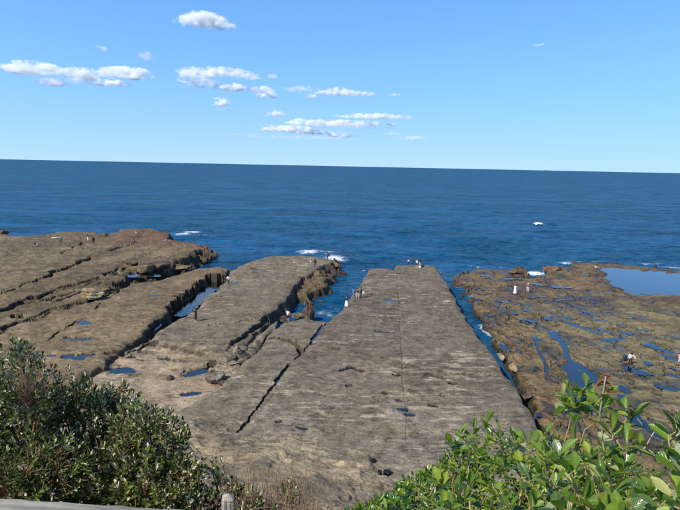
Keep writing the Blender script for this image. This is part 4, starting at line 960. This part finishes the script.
def banksia(label, root, blobs_, ntips, seed, thick=.045, mix=(.55, .30, .15), per=(7, 11), size=(.045, .078)):
    """blobs_: crown lobes as (photo x, y, distance, radius across, radius up)"""
    global RNG; RNG = np.random.default_rng(seed); random.seed(seed)
    tips = []
    wts = np.array([b[3] * b[3] * b[4] for b in blobs_]); wts = wts / wts.sum()
    for (px, py, d, rx, rz_), w in zip(blobs_, wts):
        c = np.array(P(px, py, d)); n = max(6, int(ntips * w)); q = RNG.normal(size=(n, 3)); q /= np.linalg.norm(q, axis=1, keepdims=True)
        q *= (RNG.uniform(.25, 1, n) ** .45)[:, None]; tips.append(c + q * np.array([rx, rx * .9, rz_]))
    tips = np.concatenate(tips); x, y = root; rz0 = ground_z(x, y)
    tips[:, 2] = np.maximum(tips[:, 2], rz0 + .12)
    o = empty('banksia_shrub', (x, y, rz0)); rv = np.array([x, y, rz0])
    me, dirs = shrub_frame('branches', (0, 0, -.05), tips - rv, BARK, thick, 8)
    add_obj('branches', me, o)
    out = tips - tips.mean(0); dirs = dirs / np.linalg.norm(dirs, axis=1, keepdims=True) + out / np.linalg.norm(out, axis=1, keepdims=True) * .35 + np.array([0, 0, .75])
    pos, fr, ln, wd = rosettes(tips - rv, dirs, per, (12, 80), size, (.020, .034), .09)
    k = len(pos); tk = RNG.choice(4, len(tips), p=(.62, .14, .19, .05))[np.array(TIP_ID)]        # ordinary, fresh, silvery and drying tips
    tab = np.array([[mix[0], mix[1], mix[2] * .5, .04, .02], [.1, .3, .6, 0, 0], [.25, .25, .08, .42, 0], [.2, .1, 0, .1, .6]]); tab = np.cumsum(tab / tab.sum(1, keepdims=True), 1)
    kind = np.minimum((RNG.uniform(size=k)[:, None] > tab[tk]).sum(1), 4); kind2 = np.repeat(kind, 4)
    v1, f1 = leaf_cloud(LS_V, LS_F, pos, fr, ln, wd); v2, f2 = leaf_cloud(LS_V, LS_F[:, ::-1], pos, fr, ln, wd, -.0015)
    und = np.where(RNG.uniform(size=k) < .85, 3, 1); und = np.repeat(und, 4)
    me = np_mesh('foliage', np.concatenate([v1, v2]), np.concatenate([f1, f2 + len(v1)]), mats=[L_DARK, L_MID, L_NEW, L_UND, L_DRY], mi=np.concatenate([kind2, und]))
    prop(add_obj('foliage', me, o), kind='stuff'); prop(o, label, 'shrub', 'coastal shrubs on the left of the slope')
banksia('tall dense shrub in the bottom left corner with a pale upright tip', (-3.2, 4.9), [(10,425,5.0,.62,.62),(25,385,5.0,.32,.40),(-30,400,5.2,.6,.7),(20,480,4.6,.6,.5),(18,352,5.0,.10,.15),(17,342,5.0,.05,.10),(22,350,4.95,.08,.12),(55,470,4.5,.4,.4)], 1050, 101)
banksia('dense shrub with grey twigs right of the corner shrub', (-2.5, 5.5), [(85,425,5.5,.55,.50),(65,395,5.6,.34,.30),(115,410,5.5,.32,.30),(95,480,5.0,.55,.45),(125,400,5.7,.22,.22)], 930, 102)
banksia('spreading shrub with many pale leaves, behind the left end of the rail', (-1.75, 5.0), [(155,442,5.0,.40,.32),(135,425,5.1,.3,.27),(160,488,4.6,.44,.3),(185,478,4.8,.26,.22),(130,475,4.8,.4,.35),(165,412,5.1,.12,.12)], 640, 103, mix=(.45, .35, .2))
banksia('low open shrub right behind the pointed timber post', (-1.05, 4.9), [(222,492,4.8,.24,.14),(245,500,4.7,.22,.11),(214,468,5.0,.13,.12),(200,500,4.6,.28,.14),(262,506,4.6,.15,.07)], 130, 104, .02, (.6, .25, .15), (5, 9))
banksia('smallest sprig of shrub alone among the dry stalks', (-.42, 5.6), [(290,490,5.6,.10,.13)], 26, 105, .01, (.3, .4, .3), (5, 8))

def dry_stalks():
    rng = np.random.default_rng(5); random.seed(5); paths = []
    for _ in range(560):
        px = rng.normal(262, 50); d = rng.uniform(4.4, 7.5); x, y = (px - 340) / 514 * d, d
        if not (150 < px < 440): continue
        paths.append((x, y, rng.uniform(.55, 1.5) * (1.1 if 180 < px < 335 else .6)))
    zs = terrain(np.array([p[0] for p in paths]), np.array([p[1] for p in paths]))[0]
    tb = []
    for (x, y, h), z in zip(paths, zs):
        a = Vector((x, y, z - .03)); b = a + Vector((rng.normal(0, .16), rng.normal(0, .14), h)); pts = bez(a, b, rng.normal(0, .07, 3), 6, .02); tb.append((pts, .0045, .002))
        for k in range(rng.integers(2, 8)):
            s = pts[rng.integers(1, 5)]; e = s + Vector((rng.normal(0, .12), rng.normal(0, .1), rng.uniform(.0, .2))); tb.append((bez(s, e, (0, 0, .02), 4, .01), .0028, .0014))
    v, f = tubes(tb, 3); o = add_obj('dry_stalks', np_mesh('dry_stalks', v, f, DRYM, True))
    prop(o, 'tangle of dry brown stalks on the slope beside the left bushes', 'dry grass', kind='stuff')
dry_stalks()

# the glossy green shrubs close by on the right
def veined(m):
    nt = m.node_tree; b = nt.nodes['Principled BSDF']; src = b.inputs['Base Color'].links[0].from_socket
    tc = N(nt, 'ShaderNodeTexCoord'); sx = N(nt, 'ShaderNodeSeparateXYZ'); nt.links.new(tc.outputs['Object'], sx.inputs[0]); ax = math_(nt, 'ABSOLUTE', sx.outputs[0])
    rib = math_(nt, 'SUBTRACT', 1.0, math_(nt, 'MULTIPLY', ax, 22.0), True)
    wv = N(nt, 'ShaderNodeTexWave', Scale=2.2, Distortion=.6); cb = N(nt, 'ShaderNodeCombineXYZ'); nt.links.new(math_(nt, 'SUBTRACT', sx.outputs[1], math_(nt, 'MULTIPLY', ax, .9)), cb.inputs[0]); nt.links.new(cb.outputs[0], wv.inputs['Vector'])
    side = math_(nt, 'MULTIPLY', math_(nt, 'POWER', wv.outputs['Fac'], 6.0), .13)
    oi = N(nt, 'ShaderNodeObjectInfo'); ns = N(nt, 'ShaderNodeTexNoise', Scale=3.0, Detail=4.0); vo = N(nt, 'ShaderNodeVectorMath', operation='ADD'); nt.links.new(tc.outputs['Object'], vo.inputs[0]); nt.links.new(oi.outputs['Location'], vo.inputs[1]); vm = N(nt, 'ShaderNodeVectorMath', operation='SCALE'); vm.inputs['Scale'].default_value = 1.0; nt.links.new(vo.outputs[0], vm.inputs[0]); nt.links.new(vm.outputs[0], ns.inputs['Vector'])
    c = mixc(nt, src, (.26, .32, .10), math_(nt, 'MAXIMUM', math_(nt, 'MULTIPLY', rib, .6), side))
    c = mixc(nt, c, (.20, .12, .035), ramp(nt, ns.outputs['Fac'], [(.58, (0, 0, 0)), (.68, (.8, .8, .8))]))
    nt.links.new(c, b.inputs['Base Color']); nt.links.new(bump(nt, side, .05, .25), b.inputs['Normal']); return m
def leaf_set(): return [leaf_mat('glossy leaf', (.075, .150, .014), .32, .26, .2, .5), leaf_mat('glossy leaf light', (.155, .245, .020), .34, .32, .2, .5), leaf_mat('glossy leaf dark', (.030, .078, .010), .28, .18, .2, .6)]
G_LEAF = leaf_set(); V_LEAF = [veined(m) for m in leaf_set()]
PALE = veined(leaf_mat('pale worn leaf', (.27, .34, .17), .5, .2, .15)); BROWN = leaf_mat('withered leaf', (.17, .055, .018), .7, .2)
STEM = plain('green brown stem', (.30, .22, .10), .7, .3, 30)
LEAFV, LEAFF = leaf_sheet([.03, .14, .25, .36, .45, .5, .47, .33, .08])
LEAF_MESH = []
for i, (m, fo, cu) in enumerate([(V_LEAF[0], .10, .12), (V_LEAF[1], .22, .05), (V_LEAF[2], .05, .2), (V_LEAF[0], .30, -.06), (V_LEAF[1], .12, .18), (PALE, .05, .05), (BROWN, .6, .5)]):
    v, f = leaf_sheet([.03, .14, .25, .36, .45, .5, .47, .33, .08], fo, cu); LEAF_MESH.append(np_mesh('leaf', v, f, m, True))
def glossy(label, root, sprigs, seed, length, width, nleaf_objs, extra=None, per=(6, 9), thick=.012, angs=(28, 80), pale=.03):
    """sprigs: leafy tips as (photo x, y, distance, lean x, lean y)"""
    global RNG; RNG = np.random.default_rng(seed); random.seed(seed)
    x, y = root; z = ground_z(x, y); rv = np.array([x, y, z]); o = empty('glossy_shrub', (x, y, z))
    tips = np.array([np.array(P(a, b, d)) for a, b, d, *_ in sprigs]) - rv
    me, dirs = shrub_frame('stems', (0, 0, -.05), tips, STEM, thick, 6, .0026); add_obj('stems', me, o)
    lean = np.array([(s[3], s[4], 0) if len(s) > 3 else (RNG.normal(0, .25), RNG.normal(0, .25) - .15, 0) for s in sprigs])
    dirs = dirs / np.linalg.norm(dirs, axis=1, keepdims=True) * .4 + lean + np.array([0, 0, .8])
    pos, fr, ln, wd = rosettes(tips, dirs, per, angs, length, width, .055)
    key = np.linalg.norm(pos + rv - np.array([0, 0, CAM_Z]), axis=1) / ln; order = np.argsort(key)
    chosen = order[:nleaf_objs]; rest = order[nleaf_objs:]
    for i in chosen:
        m = RNG.choice(5); m = 5 if RNG.uniform() < pale else m
        lf = add_obj('leaf', LEAF_MESH[m], o); M = Matrix([list(r) + [0] for r in (fr[i] * np.array([wd[i], ln[i], ln[i]])[None, :])] + [[0, 0, 0, 1]]); M.translation = Vector(pos[i]); lf.matrix_local = M
    if len(rest):
        fo = leaf_sheet([.03, .25, .45, .5, .12], .15, .1); v, f = leaf_cloud(*fo, pos[rest], fr[rest], ln[rest], wd[rest])
        mi = np.repeat(RNG.choice(3, len(rest), p=(.40, .27, .33)), len(fo[1]))
        prop(add_obj('foliage', np_mesh('foliage', v, f, mats=G_LEAF, mi=mi, smooth=True), o), kind='stuff')
    prop(o, label, 'shrub', 'glossy green shrubs on the right')
    return o, rv
r5 = np.random.default_rng(55)
def mass(n, x0, x1, top, bot, d0, d1):
    out = []
    for _ in range(n):
        a = r5.uniform(x0, x1); t = np.interp(a, [q[0] for q in top], [q[1] for q in top]); u = r5.uniform(0, 1); b = t + (bot - t) * u
        out.append((a, b, d0 + (d1 - d0) * (1 - u) * .8 + r5.uniform(0, .35) * (d1 - d0)))
    return out
TOPB = [(330,520),(350,508),(380,496),(400,480),(425,470),(440,462),(455,440),(480,432),(520,436),(560,432),(600,440),(625,455),(645,470),(690,480)]
glossy('fine leaved green shrub filling the bottom right, behind the large leaves', (1.25, 3.0), mass(820, 395, 660, TOPB, 525, 2.6, 3.3), 201, (.030, .046), (.015, .022), 0, per=(6, 9), thick=.018)
glossy('low bright green shrub at the bottom centre of the picture', (.35, 2.4), mass(70, 345, 450, [(345,506),(370,500),(390,492),(420,478),(450,470)], 525, 2.2, 2.7), 202, (.035, .055), (.017, .026), 60, per=(6, 8), thick=.012)
nearl = [(462,434,2.2,-.3,0),(474,430,2.2,.1,0),(487,422,2.2,.0,0),(452,443,2.15,-.9,-.1),(500,434,2.2,.2,0),(516,438,2.2,.1,0),(530,442,2.1),(545,450,2.0),(480,455,2.1),(505,460,2.0),(455,468,2.1,-.4,0),(440,482,2.1,-.5,0),(470,485,2.0),(500,490,1.9),(530,480,1.9),
        (535,505,1.8),(510,510,1.8),(480,510,1.9),(450,508,1.9),(430,500,2.0,-.4,0),(545,432,2.2),(490,475,2.0),(520,465,2.0),(540,468,1.9),(465,498,1.9)]
glossy('mid sized glossy shrub below the main shelf edge with upright leaf tufts', (.7, 2.2), nearl, 203, (.034, .078), (.018, .036), 170, per=(6, 9), thick=.013, pale=.012)
nearr = [(560,455,1.6),(555,485,1.45),(575,470,1.5),(590,455,1.6),(600,475,1.45),(615,490,1.3),(585,500,1.25),(560,508,1.25),(625,465,1.5,.3,0),(640,500,1.25),(600,512,1.2),(620,515,1.15),(575,445,1.7),(605,455,1.55),(650,490,1.3)]
glossy('largest leaved glossy shrub at the bottom right under the bare twig', (.95, 1.7), nearr, 206, (.038, .086), (.021, .042), 110, per=(6, 9), thick=.012, pale=.03)
sp, rv = glossy('tall sprigs of glossy leaves rising above the right shrub', (1.2, 2.0), [(572,390,1.75,-.2,0),(580,397,1.7,.2,0),(563,396,1.75,-.7,0),(586,386,1.75,.0,0),(575,404,1.7,-.3,-.2),(590,404,1.7,.3,-.2),(568,406,1.72,-.5,-.2),(583,392,1.72,.1,-.2),(603,402,1.6,.0,0),(607,392,1.6,.1,0),(625,408,1.6,-.3,0),(634,415,1.6,.5,0),(628,440,1.5,.4,0),(612,430,1.55,-.3,0),(640,445,1.5,.5,-.2)], 204, (.045, .066), (.021, .032), 120, per=(5, 7), thick=.009)
for k, (px, py) in enumerate([(607,380),(604,384),(609,376),(603,381),(606,385),(608,382),(605,388)]):
    lf = add_obj('leaf', LEAF_MESH[6], sp); lf.location = np.array(P(px, py, 1.6)) - rv; lf.scale = (.014, .026, .030); lf.rotation_euler = (R(40 + 35 * k), R(50 * k), R(-40 + 70 * k)); lf['label'] = 'withered red brown leaf'
v, f = tubes([(bez(Vector(np.array(P(604, 450, 1.6)) - rv), Vector(np.array(P(606, 376, 1.6)) - rv), (-.03, 0, 0), 8, .004), .0032, .0022), (bez(Vector(np.array(P(625, 510, 1.55)) - rv), Vector(np.array(P(604, 450, 1.6)) - rv), (-.04, 0, 0), 8, .004), .0046, .0032),
               (bez(Vector(np.array(P(640, 455, 1.6)) - rv), Vector(np.array(P(658, 425, 1.6)) - rv), (0, 0, -.01), 6, .002), .003, .0015)], 6)
add_obj('bare_twig', np_mesh('bare_twig', v, f, TWIG, True), sp)
glossy('few big pale backed leaves at the right picture edge', (1.05, 1.25), [(676,432,1.05,-.3,0),(684,425,1.05,.1,0),(682,462,1.0,-.3,0),(688,480,1.0,-.2,0),(676,490,1.0,-.4,0),(690,448,1.05,-.4,0),(660,505,1.05,-.3,0),(685,505,.95,-.2,0)], 205, (.052, .066), (.028, .036), 60, per=(5, 7), thick=.009, pale=.25)
